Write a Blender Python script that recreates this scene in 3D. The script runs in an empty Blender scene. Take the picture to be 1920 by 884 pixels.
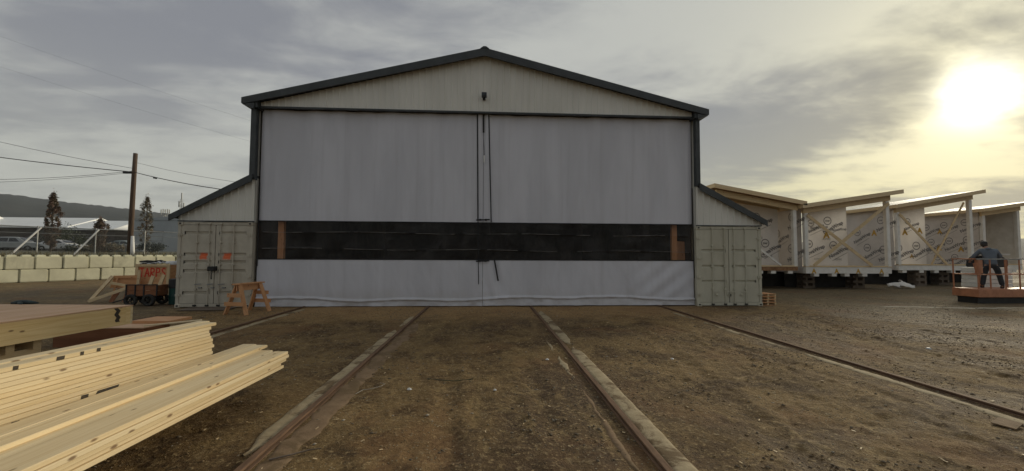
import bpy, bmesh, math, random
import numpy as np
from mathutils import Vector, Matrix
random.seed(7)
R = math.radians
scene = bpy.context.scene
col = scene.collection

# ---------------------------------------------------------------- camera
PITCH, YAW, ROLL = R(2.669), R(3.353), R(0.262)
fw = Vector((math.sin(YAW)*math.cos(PITCH), math.cos(YAW)*math.cos(PITCH), math.sin(PITCH)))
rt = Vector((math.cos(YAW), -math.sin(YAW), 0)); up = rt.cross(fw)
r2 = rt*math.cos(ROLL) + up*math.sin(ROLL); u2 = up*math.cos(ROLL) - rt*math.sin(ROLL)
camd = bpy.data.cameras.new('camera'); camo = bpy.data.objects.new('camera', camd); col.objects.link(camo)
camd.sensor_width = 36; camd.lens = 36*770.1/1920; camd.clip_start = .05; camd.clip_end = 9000
M = Matrix((r2, u2, -fw)).transposed().to_4x4(); M.translation = Vector((-.0105, -14.46, 1.829))
camo.matrix_world = M
scene.camera = camo

# ---------------------------------------------------------------- sky and sun
SUN_AZ, SUN_EL = 52.47, 15.18          # degrees: azimuth from +y towards +x, elevation
sd = Vector((math.sin(R(SUN_AZ))*math.cos(R(SUN_EL)), math.cos(R(SUN_AZ))*math.cos(R(SUN_EL)), math.sin(R(SUN_EL))))
EXPOSURE = 0.82
SUN_STRENGTH = 1.5

class NT:
    """tiny node-tree writer"""
    def __init__(s, tree): s.t = tree; s.n = tree.nodes; s.l = tree.links
    def node(s, kind, ins=None, **kw):
        n = s.n.new(kind)
        for k, v in kw.items(): setattr(n, k, v)
        for k, v in (ins or {}).items():
            sock = n.inputs[k]
            if hasattr(v, 'is_output') or isinstance(v, bpy.types.NodeSocket): s.l.new(v, sock)
            else: sock.default_value = v
        return n
    def math(s, op, a, b=None, c=None, clamp=False):
        i = {0: a}
        if b is not None: i[1] = b
        if c is not None: i[2] = c
        return s.node('ShaderNodeMath', i, operation=op, use_clamp=clamp).outputs[0]
    def vmath(s, op, a, b=None, out=0):
        i = {0: a}
        if b is not None: i[1] = b
        return s.node('ShaderNodeVectorMath', i, operation=op).outputs[out]
    def ramp(s, fac, pts, interp='LINEAR'):
        n = s.node('ShaderNodeValToRGB', {'Fac': fac}); cr = n.color_ramp; cr.interpolation = interp
        while len(cr.elements) < len(pts): cr.elements.new(.5)
        for e, (p, c) in zip(cr.elements, pts):
            e.position = p; e.color = (*c, 1) if not isinstance(c, (int, float)) else (c, c, c, 1)
        return n.outputs[0]
    def mix(s, f, a, b, blend='MIX'):
        n = s.node('ShaderNodeMix', data_type='RGBA', blend_type=blend)
        for k, v in ((0, f), (6, a), (7, b)):
            if isinstance(v, bpy.types.NodeSocket): s.l.new(v, n.inputs[k])
            elif isinstance(v, tuple) and len(v) == 3: n.inputs[k].default_value = (*v, 1)
            else: n.inputs[k].default_value = v
        return n.outputs[2]
    def noise(s, vec, scale, detail=4, rough=.55, dist=0.0):
        return s.node('ShaderNodeTexNoise', {'Vector': vec, 'Scale': scale, 'Detail': detail, 'Roughness': rough, 'Distortion': dist}).outputs[0]
    def smooth(s, v, a, b, lo=0.0, hi=1.0):
        return s.node('ShaderNodeMapRange', {0: v, 1: a, 2: b, 3: lo, 4: hi}, interpolation_type='SMOOTHSTEP').outputs[0]

w = bpy.data.worlds.new('World'); scene.world = w; w.use_nodes = True
w.node_tree.nodes.clear(); T = NT(w.node_tree)
d = T.vmath('NORMALIZE', T.node('ShaderNodeTexCoord').outputs['Generated'])
sep = T.node('ShaderNodeSeparateXYZ', {0: d})
dz = T.math('MAXIMUM', sep.outputs[2], 0.0)
sky = T.node('ShaderNodeTexSky', sky_type='NISHITA', sun_disc=False, sun_elevation=R(SUN_EL), sun_rotation=R(SUN_AZ),
             altitude=600, air_density=1.2, dust_density=2.5, ozone_density=1.0).outputs[0]
# cloud deck: the direction is projected on a flat sheet overhead, so the clouds flatten towards the horizon
inv = T.math('DIVIDE', 1.0, T.math('ADD', dz, 0.10))
cp = T.vmath('MULTIPLY', d, T.node('ShaderNodeCombineXYZ', {0: inv, 1: inv, 2: 0.0}).outputs[0])
rot = T.node('ShaderNodeMapping', {'Vector': cp, 'Rotation': (0, 0, R(-28)), 'Scale': (1.0, 1.55, 1.0), 'Location': (24.99, 38.97, 0)}).outputs[0]
n1 = T.noise(rot, 0.46, 5, .5, .7)
n2 = T.noise(rot, 1.5, 6, .58, .5)
n3 = T.noise(rot, 5.0, 4, .6, .4)
dens = T.math('ADD', T.math('ADD', T.math('MULTIPLY', n1, .62), T.math('MULTIPLY', n2, .30)), T.math('MULTIPLY', n3, .08))
thick = T.smooth(dens, .41, .58)
cosd = T.vmath('DOT_PRODUCT', d, tuple(sd), out=1)
ang = T.math('ARCCOSINE', T.math('MINIMUM', cosd, .99999))
halo = T.math('POWER', 2.718, T.math('MULTIPLY', ang, -1/R(9.5)))      # wide scattering halo round the sun
aur = T.math('POWER', 2.718, T.math('MULTIPLY', T.math('MULTIPLY', ang, ang), -1/(R(2.35)**2)))  # the bright veil of thin cloud
low = T.smooth(dz, .0, .42, 1.0, 0.0)
grey = T.mix(thick, (2.75, 2.80, 2.66), (1.36, 1.42, 1.57))
grey = T.mix(T.math('MULTIPLY', low, .55), grey, (3.0, 3.03, 2.60))
warm = T.mix(thick, (7.0, 6.5, 4.2), (1.8, 1.8, 1.40))
hz = T.math('MULTIPLY', halo, 1.15, clamp=True)
east = T.math('MULTIPLY', T.smooth(dz, .0, .32, 1.0, 0.0), T.math('POWER', 2.718, T.math('MULTIPLY', T.math('MULTIPLY', ang, ang), -1/(R(38)**2))))
c = T.mix(T.math('MULTIPLY', east, .95), grey, T.mix(thick, (4.7, 4.2, 1.75), (1.95, 1.92, 1.42)))
c = T.mix(hz, c, warm)
c = T.mix(.02, c, sky)
veil = T.math('MULTIPLY', aur, T.smooth(thick, -.3, 1.1, 1.0, .55))
add = T.node('ShaderNodeMix', data_type='RGBA', blend_type='ADD')
add.inputs[0].default_value = 1
T.l.new(c, add.inputs[6])
gl = T.node('ShaderNodeVectorMath', {0: (18.0, 17.0, 13.0)}, operation='SCALE'); T.l.new(veil, gl.inputs['Scale'])
T.l.new(gl.outputs[0], add.inputs[7])
bg = T.node('ShaderNodeBackground', {'Color': add.outputs[2], 'Strength': 0.1})
T.node('ShaderNodeOutputWorld', {'Surface': bg.outputs[0]})

sl = bpy.data.lights.new('sun', 'SUN'); so = bpy.data.objects.new('sun', sl); col.objects.link(so)
sl.energy = SUN_STRENGTH; sl.angle = R(14); sl.color = (1.0, .88, .66)
so.rotation_euler = (-sd).to_track_quat('-Z', 'Y').to_euler()

vs = scene.view_settings; vs.view_transform = 'Standard'; vs.look = 'None'; vs.exposure = EXPOSURE; vs.gamma = 1; vs.use_curve_mapping = False
scene.render.engine = 'CYCLES'
scene.cycles.use_denoising = True; scene.cycles.max_bounces = 8; scene.cycles.transparent_max_bounces = 16
scene.cycles.sample_clamp_indirect = 6; scene.cycles.volume_bounces = 0

# ---------------------------------------------------------------- materials
def newmat(name):
    m = bpy.data.materials.new(name); m.use_nodes = True; m.node_tree.nodes.clear()
    return m, NT(m.node_tree)
def finish(T, colr, rough=.8, metal=0, bump=None, bstr=.3, bdist=.01, **kw):
    ins = {'Base Color': colr if isinstance(colr, bpy.types.NodeSocket) else (*colr, 1), 'Roughness': rough, 'Metallic': metal}
    ins.update(kw)
    p = T.node('ShaderNodeBsdfPrincipled', ins)
    if bump is not None:
        b = T.node('ShaderNodeBump', {'Height': bump, 'Strength': bstr, 'Distance': bdist}); T.l.new(b.outputs[0], p.inputs['Normal'])
    T.node('ShaderNodeOutputMaterial', {'Surface': p.outputs[0]})
    return p
def ocoord(T, jitter=True):
    v = T.node('ShaderNodeTexCoord').outputs['Object']
    if jitter:
        r = T.node('ShaderNodeObjectInfo').outputs['Random']
        v = T.vmath('ADD', v, T.vmath('SCALE', (17.0, 31.0, 23.0), None) if False else T.node('ShaderNodeCombineXYZ', {0: T.math('MULTIPLY', r, 37.0), 1: T.math('MULTIPLY', r, 91.0), 2: T.math('MULTIPLY', r, 53.0)}).outputs[0])
    return v
def plain(name, c1, c2=None, scale=6, rough=.7, metal=0, bstr=.25, bscale=40, bdist=.004, stain=None, spec=.5, stretch=(1, 1, 1)):
    m, T = newmat(name); v = ocoord(T)
    v = T.vmath('MULTIPLY', v, stretch)
    c2 = c2 or tuple(x*.78 for x in c1)
    n = T.noise(v, scale, 5, .6)
    c = T.mix(T.smooth(n, .3, .7), c1, c2)
    if stain: c = T.mix(T.smooth(T.noise(v, scale*.37, 6, .65, .6), .5, .75, 0, stain[1]), c, stain[0])
    b = T.noise(v, bscale, 5, .6)
    rr = T.smooth(n, .2, .8, max(rough-.12, .05), min(rough+.12, 1))
    finish(T, c, rr, metal, b, bstr, bdist, **{'Specular IOR Level': spec})
    return m
def wood(name, light, dark, axis=1, knots=True, gscale=1.0, var=.5):
    """sawn softwood: grain runs along the object's own axis, each board its own tone"""
    m, T = newmat(name); v = ocoord(T)
    st = [13.0*gscale]*3; st[axis] = .55
    g = T.vmath('MULTIPLY', v, tuple(st))
    st2 = [95.0]*3; st2[axis] = 1.6
    f = T.vmath('MULTIPLY', v, tuple(st2))
    n = T.noise(g, 1.0, 5, .6, 1.1); fi = T.noise(f, 1.0, 3, .6)
    k = T.math('ADD', T.math('MULTIPLY', n, .7), T.math('MULTIPLY', fi, .3))
    c = T.mix(T.smooth(k, .36, .66), light, dark)
    rnd = T.node('ShaderNodeObjectInfo').outputs['Random']
    c = T.mix(T.math('MULTIPLY', rnd, var), c, tuple(a*.60+b*.18 for a, b in zip(light, dark)))
    rn2 = T.math('FRACT', T.math('MULTIPLY', rnd, 7.31))
    c = T.mix(T.math('MULTIPLY', rn2, var*.7), c, (light[0]*.92, light[1]*.98, light[2]*1.15))
    if knots:
        st3 = [10.0]*3; st3[axis] = 4.2
        vo = T.node('ShaderNodeTexVoronoi', {'Vector': T.vmath('MULTIPLY', v, tuple(st3)), 'Scale': 1.0, 'Randomness': 1.0})
        kk = T.smooth(vo.outputs['Distance'], .07, .17, 1.0, 0.0)
        pick = T.math('GREATER_THAN', T.node('ShaderNodeSeparateColor', {0: vo.outputs['Color']}).outputs[0], .30)
        c = T.mix(T.math('MULTIPLY', T.math('MULTIPLY', kk, pick), .8), c, (.13, .06, .025))
    finish(T, c, T.smooth(k, .3, .7, .55, .75), 0, k, .18, .003, **{'Specular IOR Level': .3})
    return m

MAT = {}
PL, PD = (.78, .64, .40), (.62, .46, .24)
for ax, nm in enumerate('xyz'):
    MAT['pine_'+nm] = wood('pine_'+nm, PL, PD, ax)
    MAT['fir_'+nm] = wood('fir_'+nm, (.68, .37, .18), (.50, .24, .10), ax)
    MAT['frame_'+nm] = wood('frame_'+nm, (.74, .58, .35), (.55, .40, .21), ax)
MAT['pine_rim'] = wood('pine_rim', (.82, .63, .33), (.66, .46, .20), 1, True, 1.0, .12)
MAT['plywood'] = wood('plywood', (.62, .40, .24), (.50, .30, .16), 1, False, .5)
MAT['brown_ply'] = wood('brown_ply', (.30, .13, .06), (.19, .075, .033), 0, False, .5)
MAT['grey_ply'] = wood('grey_ply', (.17, .13, .095), (.11, .085, .06), 0, False, .5)
MAT['osb'] = plain('osb', (.34, .19, .09), (.20, .10, .045), 9, .8)
MAT['trim'] = plain('trim', (.040, .047, .050), (.030, .036, .038), 3, .5, .0, .08)
MAT['black'] = plain('black', (.012, .012, .013), None, 5, .6)
MAT['rubber'] = plain('rubber', (.015, .015, .015), (.03, .027, .022), 8, .85)
MAT['steel'] = plain('steel', (.30, .31, .31), (.22, .22, .22), 8, .45, .8)
MAT['zinc'] = plain('zinc', (.33, .34, .33), (.24, .25, .25), 5, .5, .4)
MAT['white'] = plain('white', (.72, .72, .70), (.60, .60, .58), 3, .5)
MAT['siding'] = plain('siding', (.70, .695, .64), (.63, .625, .575), 1.2, .5, 0, .1, 30, .003, ((.54, .52, .46), .3), stretch=(1, 1, .25))
MAT['cont'] = plain('cont', (.51, .475, .39), (.425, .39, .32), 2.4, .55, 0, .15, 25, .003, ((.30, .25, .17), .55), stretch=(1, 1, .4))
MAT['cont2'] = plain('cont2', (.51, .495, .40), (.44, .425, .34), 2.4, .55, 0, .15, 25, .003, ((.30, .27, .19), .45), stretch=(1, 1, .4))
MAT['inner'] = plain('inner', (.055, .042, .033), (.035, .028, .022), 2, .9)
MAT['asphalt_roof'] = plain('asphalt_roof', (.06, .065, .07), None, 3, .7)
MAT['block'] = plain('block', (.70, .68, .50), (.58, .56, .41), 1.1, .9, 0, .5, 22, .01, ((.30, .285, .20), .95))
MAT['pole'] = plain('pole', (.115, .075, .05), (.065, .045, .032), 3, .9, 0, .5, 30, .01, stretch=(4, 4, .3))
MAT['orange_paint'] = plain('orange_paint', (.47, .205, .105), (.37, .155, .08), 5, .5, 0, .1, stain=((.16, .07, .03), .5))
MAT['red_spray'] = plain('red_spray', (.72, .045, .02), (.55, .035, .018), 12, .6)
MAT['teal'] = plain('teal', (.020, .085, .075), (.012, .05, .045), 4, .45)
MAT['tealdark'] = plain('tealdark', (.03, .05, .05), (.012, .02, .022), 20, .8)
MAT['print'] = plain('print', (.13, .125, .13), (.19, .185, .18), 20, .7)
MAT['yellow_print'] = plain('yellow_print', (.58, .35, .05), (.46, .27, .04), 8, .7)
MAT['ink'] = plain('ink', (.02, .018, .016), (.07, .05, .03), 35, .8)
def wrap_material():
    m, T = newmat('wrap'); v = ocoord(T); n = T.noise(T.vmath('MULTIPLY', v, (1, 1, .6)), 1.4, 5, .6)
    c = T.mix(T.smooth(n, .3, .7), (.77, .75, .73), (.68, .66, .64))
    b = T.node('ShaderNodeBump', {'Height': T.noise(v, 5.5, 5, .6, .6), 'Strength': .6, 'Distance': .03}).outputs[0]
    p = T.node('ShaderNodeBsdfPrincipled', {'Base Color': c, 'Roughness': .45, 'Normal': b})
    t = T.node('ShaderNodeBsdfTranslucent', {'Color': c})
    T.node('ShaderNodeOutputMaterial', {'Surface': T.node('ShaderNodeMixShader', {0: .45, 1: p.outputs[0], 2: t.outputs[0]}).outputs[0]})
    return m
MAT['wrap'] = wrap_material()
MAT['wrap_shaded'] = plain('wrap_shaded', (.60, .56, .53), (.52, .485, .455), 1.4, .45, 0, .55, 5.5, .02)  # opaque wrap for side walls, their shade put into a darker colour
MAT['wrap_white'] = plain('wrap_white', (.80, .79, .75), (.68, .66, .61), 2.5, .5, 0, .4, 8, .01)
MAT['crease_glint'] = plain('crease_glint', (.42, .40, .37), (.10, .095, .09), 3, .5)
MAT['strap'] = plain('strap', (.012, .012, .014), None, 5, .7)
MAT['plastic_sheet'] = plain('plastic_sheet', (.66, .67, .68), (.42, .43, .45), 4, .3, 0, .6, 8, .02)

def ground_material():
    m, T = newmat('dirt'); v = T.node('ShaderNodeTexCoord').outputs['Object']
    s = T.node('ShaderNodeSeparateXYZ', {0: v}); x, y = s.outputs[0], s.outputs[1]
    big = T.noise(v, .22, 5, .6, .6); mid = T.noise(v, 1.1, 6, .62, .5); fine = T.noise(v, 9, 6, .68); grit = T.noise(v, 46, 4, .7)
    streak = T.noise(T.vmath('MULTIPLY', v, (2.6, .75, 1)), .8, 5, .65, .8)
    blot = T.noise(v, 3.3, 6, .7, .8)
    c = T.mix(T.smooth(mid, .34, .62), (.088, .055, .028), (.215, .148, .072))
    c = T.mix(T.smooth(big, .46, .60, 0, .85), c, (.076, .047, .027))         # damp, packed earth
    c = T.mix(T.smooth(streak, .52, .68, 0, .75), c, (.240, .172, .085))      # dry, ochre patches
    door = T.math('MULTIPLY', T.smooth(T.math('ADD', y, T.math('MULTIPLY', mid, 2.4)), -2.9, .3), T.smooth(T.math('ABSOLUTE', T.math('ADD', x, .2)), 6.0, 9.0, 1.0, 0.0))
    c = T.mix(T.math('MULTIPLY', door, .92), c, (.36, .235, .118))           # sandy ground before the doors
    gx = T.math('ADD', x, T.math('MULTIPLY', big, 5.0))
    grav = T.math('MULTIPLY', T.smooth(gx, 10.5, 17.0), T.smooth(T.math('ADD', y, T.math('MULTIPLY', big, 6.0)), -2.5, 5.0))
    gl = T.smooth(T.math('ADD', x, T.math('MULTIPLY', mid, 2)), -9.5, -6.8, 1.0, 0.0)
    c = T.mix(T.math('MULTIPLY', T.math('MAXIMUM', grav, T.math('MULTIPLY', gl, .55)), .8), c, (.145, .126, .092))
    c = T.mix(T.smooth(blot, .53, .66, 0, .75), c, (.290, .215, .115))
    c = T.mix(T.smooth(blot, .44, .30, 0, .75), c, (.055, .038, .024))
    c = T.mix(T.smooth(fine, .56, .70, 0, .7), c, (.320, .260, .170))
    c = T.mix(T.smooth(fine, .44, .28, 0, .75), c, (.042, .029, .018))
    crumb = T.noise(v, 21, 5, .7)
    c = T.mix(T.smooth(crumb, .55, .66, 0, .75), c, (.40, .315, .19))
    c = T.mix(T.smooth(crumb, .45, .33, 0, .8), c, (.034, .023, .014))
    c = T.mix(T.smooth(T.noise(v, .55, 4, .6, .5), .52, .68, 0, .35), c, (.19, .095, .05))
    vo = T.node('ShaderNodeTexVoronoi', {'Vector': v, 'Scale': 30.0}); sep = T.node('ShaderNodeSeparateColor', {0: vo.outputs['Color']}).outputs[0]
    peb = T.math('MULTIPLY', T.math('GREATER_THAN', sep, .80), T.smooth(vo.outputs['Distance'], .22, .36, 1.0, 0.0))
    c = T.mix(T.math('MULTIPLY', peb, T.smooth(mid, .40, .62, .1, .8)), c, (.36, .33, .26))
    h = T.math('ADD', T.math('ADD', T.math('MULTIPLY', fine, .5), T.math('ADD', T.math('MULTIPLY', grit, .28), T.math('MULTIPLY', crumb, .5))), T.math('MULTIPLY', peb, .35))
    c = T.mix(1.0, c, (1.01, .955, .82), 'MULTIPLY')
    finish(T, c, T.smooth(big, .44, .64, .93, .78), 0, h, 1.0, .06, **{'Specular IOR Level': .25})
    return m
MAT['dirt'] = ground_material()
def strip_material(name, c1, c2, cover):
    """old poured concrete, partly trodden over with soil"""
    m, T = newmat(name); v = T.node('ShaderNodeTexCoord').outputs['Object']
    n = T.noise(v, 7, 6, .65); big = T.noise(v, 1.9, 7, .72, .5); f = T.noise(v, 40, 4, .7)
    c = T.mix(T.smooth(n, .3, .7), c1, c2)
    c = T.mix(T.smooth(big, cover, cover+.10, 0, .95), c, (.14, .095, .05))
    c = T.mix(T.smooth(n, .62, .76, 0, .6), c, (.07, .055, .035))
    finish(T, c, .9, 0, T.math('ADD', n, T.math('MULTIPLY', f, .5)), .6, .012, **{'Specular IOR Level': .25})
    return m
MAT['strip'] = strip_material('strip', (.41, .335, .215), (.30, .24, .145), .49)
MAT['strip_red'] = strip_material('strip_red', (.24, .165, .098), (.18, .12, .07), .47)
def rail_material():
    m, T = newmat('rail_steel'); v = T.node('ShaderNodeTexCoord').outputs['Object']
    v = T.vmath('MULTIPLY', v, (8, 1, 8)); n = T.noise(v, 3, 6, .65)
    c = T.mix(T.smooth(n, .3, .7), (.20, .122, .075), (.115, .072, .046))
    finish(T, c, .85, .0, n, .4, .004, **{'Specular IOR Level': .2})
    return m
MAT['rail'] = rail_material()
def tarp_material():
    m, T = newmat('tarp'); v = T.node('ShaderNodeTexCoord').outputs['Object']
    n = T.noise(T.vmath('MULTIPLY', v, (1, 1, .22)), 1.1, 6, .6, .3); b = T.noise(v, 2.2, 5, .6)
    c = T.mix(T.smooth(n, .32, .68), (.595, .605, .66), (.52, .53, .58))
    run = T.noise(T.vmath('MULTIPLY', v, (4.5, 1, .12)), 1.0, 5, .65)
    c = T.mix(T.smooth(run, .5, .75, 0, .30), c, (.40, .40, .43))
    s = T.node('ShaderNodeSeparateXYZ', {0: v})
    low = T.smooth(T.math('ADD', s.outputs[2], T.math('MULTIPLY', b, -.7)), -.25, .35, 1.0, 0.0)   # mud splashed on the hem
    c = T.mix(T.math('MULTIPLY', low, .35), c, (.36, .335, .30))
    weave = T.noise(v, 160, 2, .5)
    finish(T, c, .48, 0, T.math('ADD', T.noise(v, 6, 5, .6, .4), T.math('MULTIPLY', weave, .12)), .35, .012, **{'Specular IOR Level': .45})
    return m
MAT['tarp'] = tarp_material()
def vinyl_material():
    m, T = newmat('clear_vinyl'); v = T.node('ShaderNodeTexCoord').outputs['Object']
    b = T.noise(T.vmath('MULTIPLY', v, (1.2, 1, .8)), 3.0, 5, .6, .5)
    bu = T.node('ShaderNodeBump', {'Height': b, 'Strength': .25, 'Distance': .02}).outputs[0]
    fr = T.node('ShaderNodeFresnel', {'IOR': 1.40, 'Normal': bu}).outputs[0]
    tr = T.node('ShaderNodeBsdfTransparent', {'Color': (.80, .75, .71, 1)})
    gl = T.node('ShaderNodeBsdfGlossy', {'Color': (.7, .7, .7, 1), 'Roughness': .22, 'Normal': bu})
    mx = T.node('ShaderNodeMixShader', {0: T.math('MULTIPLY', fr, .55), 1: tr.outputs[0], 2: gl.outputs[0]})
    df = T.node('ShaderNodeBsdfDiffuse', {'Color': (.45, .43, .42, 1)})
    mx2 = T.node('ShaderNodeMixShader', {0: T.smooth(T.noise(v, 1.7, 6, .65), .4, .8, .025, .10), 1: mx.outputs[0], 2: df.outputs[0]})
    T.node('ShaderNodeOutputMaterial', {'Surface': mx2.outputs[0]})
    return m
MAT['vinyl'] = vinyl_material()
def glass_material():
    m, T = newmat('glass_dark'); v = ocoord(T)
    finish(T, T.mix(T.noise(v, 2), (.02, .024, .028), (.04, .045, .05)), .08); return m
MAT['glass'] = glass_material()
def leaf_material(name, c1, c2):
    m, T = newmat(name); v = ocoord(T, False)
    c = T.mix(T.smooth(T.noise(v, 1.6, 4), .35, .65), c1, c2)
    c = T.mix(T.math('MULTIPLY', T.node('ShaderNodeTexWhiteNoise', {'Vector': T.node('ShaderNodeNewGeometry').outputs['True Normal']}).outputs[0], .5), c, tuple(x*.55 for x in c1))
    finish(T, c, .75); return m
MAT['leaf_red'] = leaf_material('leaf_red', (.16, .095, .07), (.11, .095, .055))
MAT['leaf_green'] = leaf_material('leaf_green', (.035, .050, .026), (.055, .062, .03))
MAT['leaf_pale'] = leaf_material('leaf_pale', (.15, .14, .09), (.17, .12, .08))
MAT['leaf_spruce'] = leaf_material('leaf_spruce', (.022, .036, .034), (.03, .045, .04))
MAT['bark'] = plain('bark', (.10, .08, .065), None, 5, .9)
MAT['grass'] = leaf_material('grass_dry', (.20, .17, .085), (.11, .105, .055))
MAT['upper'] = plain('upper', (.10, .092, .062), (.075, .075, .045), .4, .95, 0, .4, 3, .05)
def hill_material():
    m, T = newmat('forest_hill'); v = T.node('ShaderNodeTexCoord').outputs['Object']
    n = T.noise(v, .045, 5, .7); b = T.noise(v, .006, 4, .6)
    c = T.mix(T.smooth(n, .35, .65), (.012, .017, .015), (.030, .037, .032))
    c = T.mix(T.smooth(b, .5, .7, 0, .6), c, (.045, .046, .04))
    finish(T, c, .95); return m
MAT['hill'] = hill_material()

# ---------------------------------------------------------------- mesh helpers
class MB:
    def __init__(s): s.v = []; s.f = []
    def add(s, vs, fs):
        o = len(s.v); s.v += [tuple(p) for p in vs]; s.f += [tuple(i+o for i in f) for f in fs]; return s
    def box(s, x0, x1, y0, y1, z0, z1):
        return s.add([(x0,y0,z0),(x1,y0,z0),(x1,y1,z0),(x0,y1,z0),(x0,y0,z1),(x1,y0,z1),(x1,y1,z1),(x0,y1,z1)],
                     [(3,2,1,0),(4,5,6,7),(0,1,5,4),(1,2,6,5),(2,3,7,6),(3,0,4,7)])
    def bar(s, p, q, wd, h, upv=(0, 0, 1)):
        p, q = Vector(p), Vector(q); d = (q-p).normalized(); upv = Vector(upv)
        if abs(d.dot(upv)) > .98: upv = Vector((0, 1, 0))
        a = d.cross(upv).normalized()*wd/2; b = a.cross(d).normalized()*h/2
        vs = [p-a-b, p+a-b, p+a+b, p-a+b, q-a-b, q+a-b, q+a+b, q-a+b]
        return s.add(vs, [(0,3,2,1)[::-1],(4,5,6,7)[::-1],(0,1,5,4)[::-1],(1,2,6,5)[::-1],(2,3,7,6)[::-1],(3,0,4,7)[::-1]])
    def tube(s, pts, r, n=8):
        pts = [Vector(p) for p in pts]; o = len(s.v); m = len(pts)
        for i, p in enumerate(pts):
            d = (pts[min(i+1, m-1)]-pts[max(i-1, 0)]).normalized()
            u = d.cross(Vector((0, 0, 1)) if abs(d.z) < .95 else Vector((1, 0, 0))).normalized(); v2 = u.cross(d).normalized()
            rr = r[i] if isinstance(r, (list, tuple)) else r
            for k in range(n):
                a = 2*math.pi*k/n; s.v.append(tuple(p+u*math.cos(a)*rr+v2*math.sin(a)*rr))
        for i in range(m-1):
            for k in range(n):
                s.f.append((o+i*n+k, o+i*n+(k+1) % n, o+(i+1)*n+(k+1) % n, o+(i+1)*n+k))
        s.f.append(tuple(o+k for k in range(n))[::-1]); s.f.append(tuple(o+(m-1)*n+k for k in range(n)))
        return s
    def prism(s, poly, a0, a1, axis=1):
        """polygon in the plane across axis, extruded from a0 to a1 along it"""
        o = len(s.v); n = len(poly)
        def mk(p, a):
            return (p[0], a, p[1]) if axis == 1 else ((a, p[0], p[1]) if axis == 0 else (p[0], p[1], a))
        s.v += [mk(p, a0) for p in poly] + [mk(p, a1) for p in poly]
        s.f.append(tuple(range(o, o+n))); s.f.append(tuple(range(o+2*n-1, o+n-1, -1)))
        for i in range(n):
            j = (i+1) % n; s.f.append((o+i, o+n+i, o+n+j, o+j))
        return s
    def grid(s, P):
        P = np.asarray(P, float); a, b = P.shape[:2]; o = len(s.v)
        s.v += [tuple(p) for p in P.reshape(-1, 3)]
        for i in range(a-1):
            for j in range(b-1): s.f.append((o+i*b+j, o+i*b+j+1, o+(i+1)*b+j+1, o+(i+1)*b+j))
        return s
    def mesh(s, name, mat, smooth=False, bevel=0):
        me = bpy.data.meshes.new(name); me.from_pydata(s.v, [], s.f)
        bm = bmesh.new(); bm.from_mesh(me); bmesh.ops.recalc_face_normals(bm, faces=bm.faces)
        if bevel: bmesh.ops.bevel(bm, geom=list(bm.edges), offset=bevel, segments=1, affect='EDGES', clamp_overlap=True)
        bm.to_mesh(me); bm.free()
        if smooth: me.polygons.foreach_set('use_smooth', [True]*len(me.polygons))
        me.materials.append(MAT[mat] if isinstance(mat, str) else mat); me.update()
        return me
    def build(s, name, mat, parent=None, smooth=False, bevel=0):
        return link(name, s.mesh(name, mat, smooth, bevel), parent)
def link(name, me, parent=None):
    o = bpy.data.objects.new(name, me); col.objects.link(o)
    if parent is not None: o.parent = parent
    return o
def empty(name, loc=(0, 0, 0), rz=0):
    o = bpy.data.objects.new(name, None); col.objects.link(o); o.location = loc; o.rotation_euler.z = rz; o.empty_display_size = .2
    return o
def tag(o, label=None, cat=None, group=None, kind=None):
    for k, v in (('label', label), ('category', cat), ('group', group), ('kind', kind)):
        if v: o[k] = v
    return o
def structure(o): o['kind'] = 'structure'; return o
def bx(name, mat, parent, *a, bevel=0): return MB().box(*a).build(name, mat, parent, bevel=bevel)
ORD = ['top', 'second', 'third', 'fourth', 'fifth', 'sixth', 'seventh', 'eighth', 'ninth', 'tenth', 'eleventh', 'twelfth', 'thirteenth', 'fourteenth', 'fifteenth', 'sixteenth', 'seventeenth', 'eighteenth', 'nineteenth', 'twentieth']

rng = np.random.default_rng(3)
LAT = rng.random((256, 256))
def vnoise(x, y):
    xi = np.floor(x).astype(int); yi = np.floor(y).astype(int); fx = x-xi; fy = y-yi
    fx = fx*fx*(3-2*fx); fy = fy*fy*(3-2*fy)
    g = lambda a, b: LAT[a % 256, b % 256]
    return (g(xi, yi)*(1-fx)+g(xi+1, yi)*fx)*(1-fy)+(g(xi, yi+1)*(1-fx)+g(xi+1, yi+1)*fx)*fy
def fbm(x, y, o=4):
    t = 0; a = .5
    for i in range(o): t = t+a*vnoise(x*2**i+17.3*i, y*2**i+5.1*i); a *= .5
    return t
def sstep(v, a, b): t = np.clip((v-a)/(b-a), 0, 1); return t*t*(3-2*t)

# ---------------------------------------------------------------- ground
RAILS = [-6.285, -2.072, 1.523, 6.186]
def ground_z(x, y):
    x = np.asarray(x, float); y = np.asarray(y, float)
    h = (fbm(x*.35, y*.35, 3)-.44)*.09 + (fbm(x*1.7+40, y*1.7, 3)-.44)*.045 + (fbm(x*6, y*6+9, 3)-.44)*.050 + (vnoise(x*15+3, y*15)-.5)*.012
    for xc, wob in ((-.62, .25), (.85, .2), (3.1, .5), (4.7, .5), (8.4, .9), (10.0, .9)):                     # faint wheel ruts
        h = h - .020*np.exp(-((x-xc-wob*np.sin(y*.33+xc))/.13)**2)*(.4+.6*vnoise(y*.6, x*0+xc)) + .010*np.exp(-((np.abs(x-xc-wob*np.sin(y*.33+xc))-.22)/.07)**2)
    near = np.ones_like(h)
    for r in RAILS: near = np.minimum(near, sstep(np.abs(x-r), .30, 1.0))
    h = h*(.18+.82*near)
    flat = sstep(y, -1.6, -.4)*sstep(y, 22, 19)       # packed flat at and inside the building
    return h*(1-.85*flat) - .012*(1-near)
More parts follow.
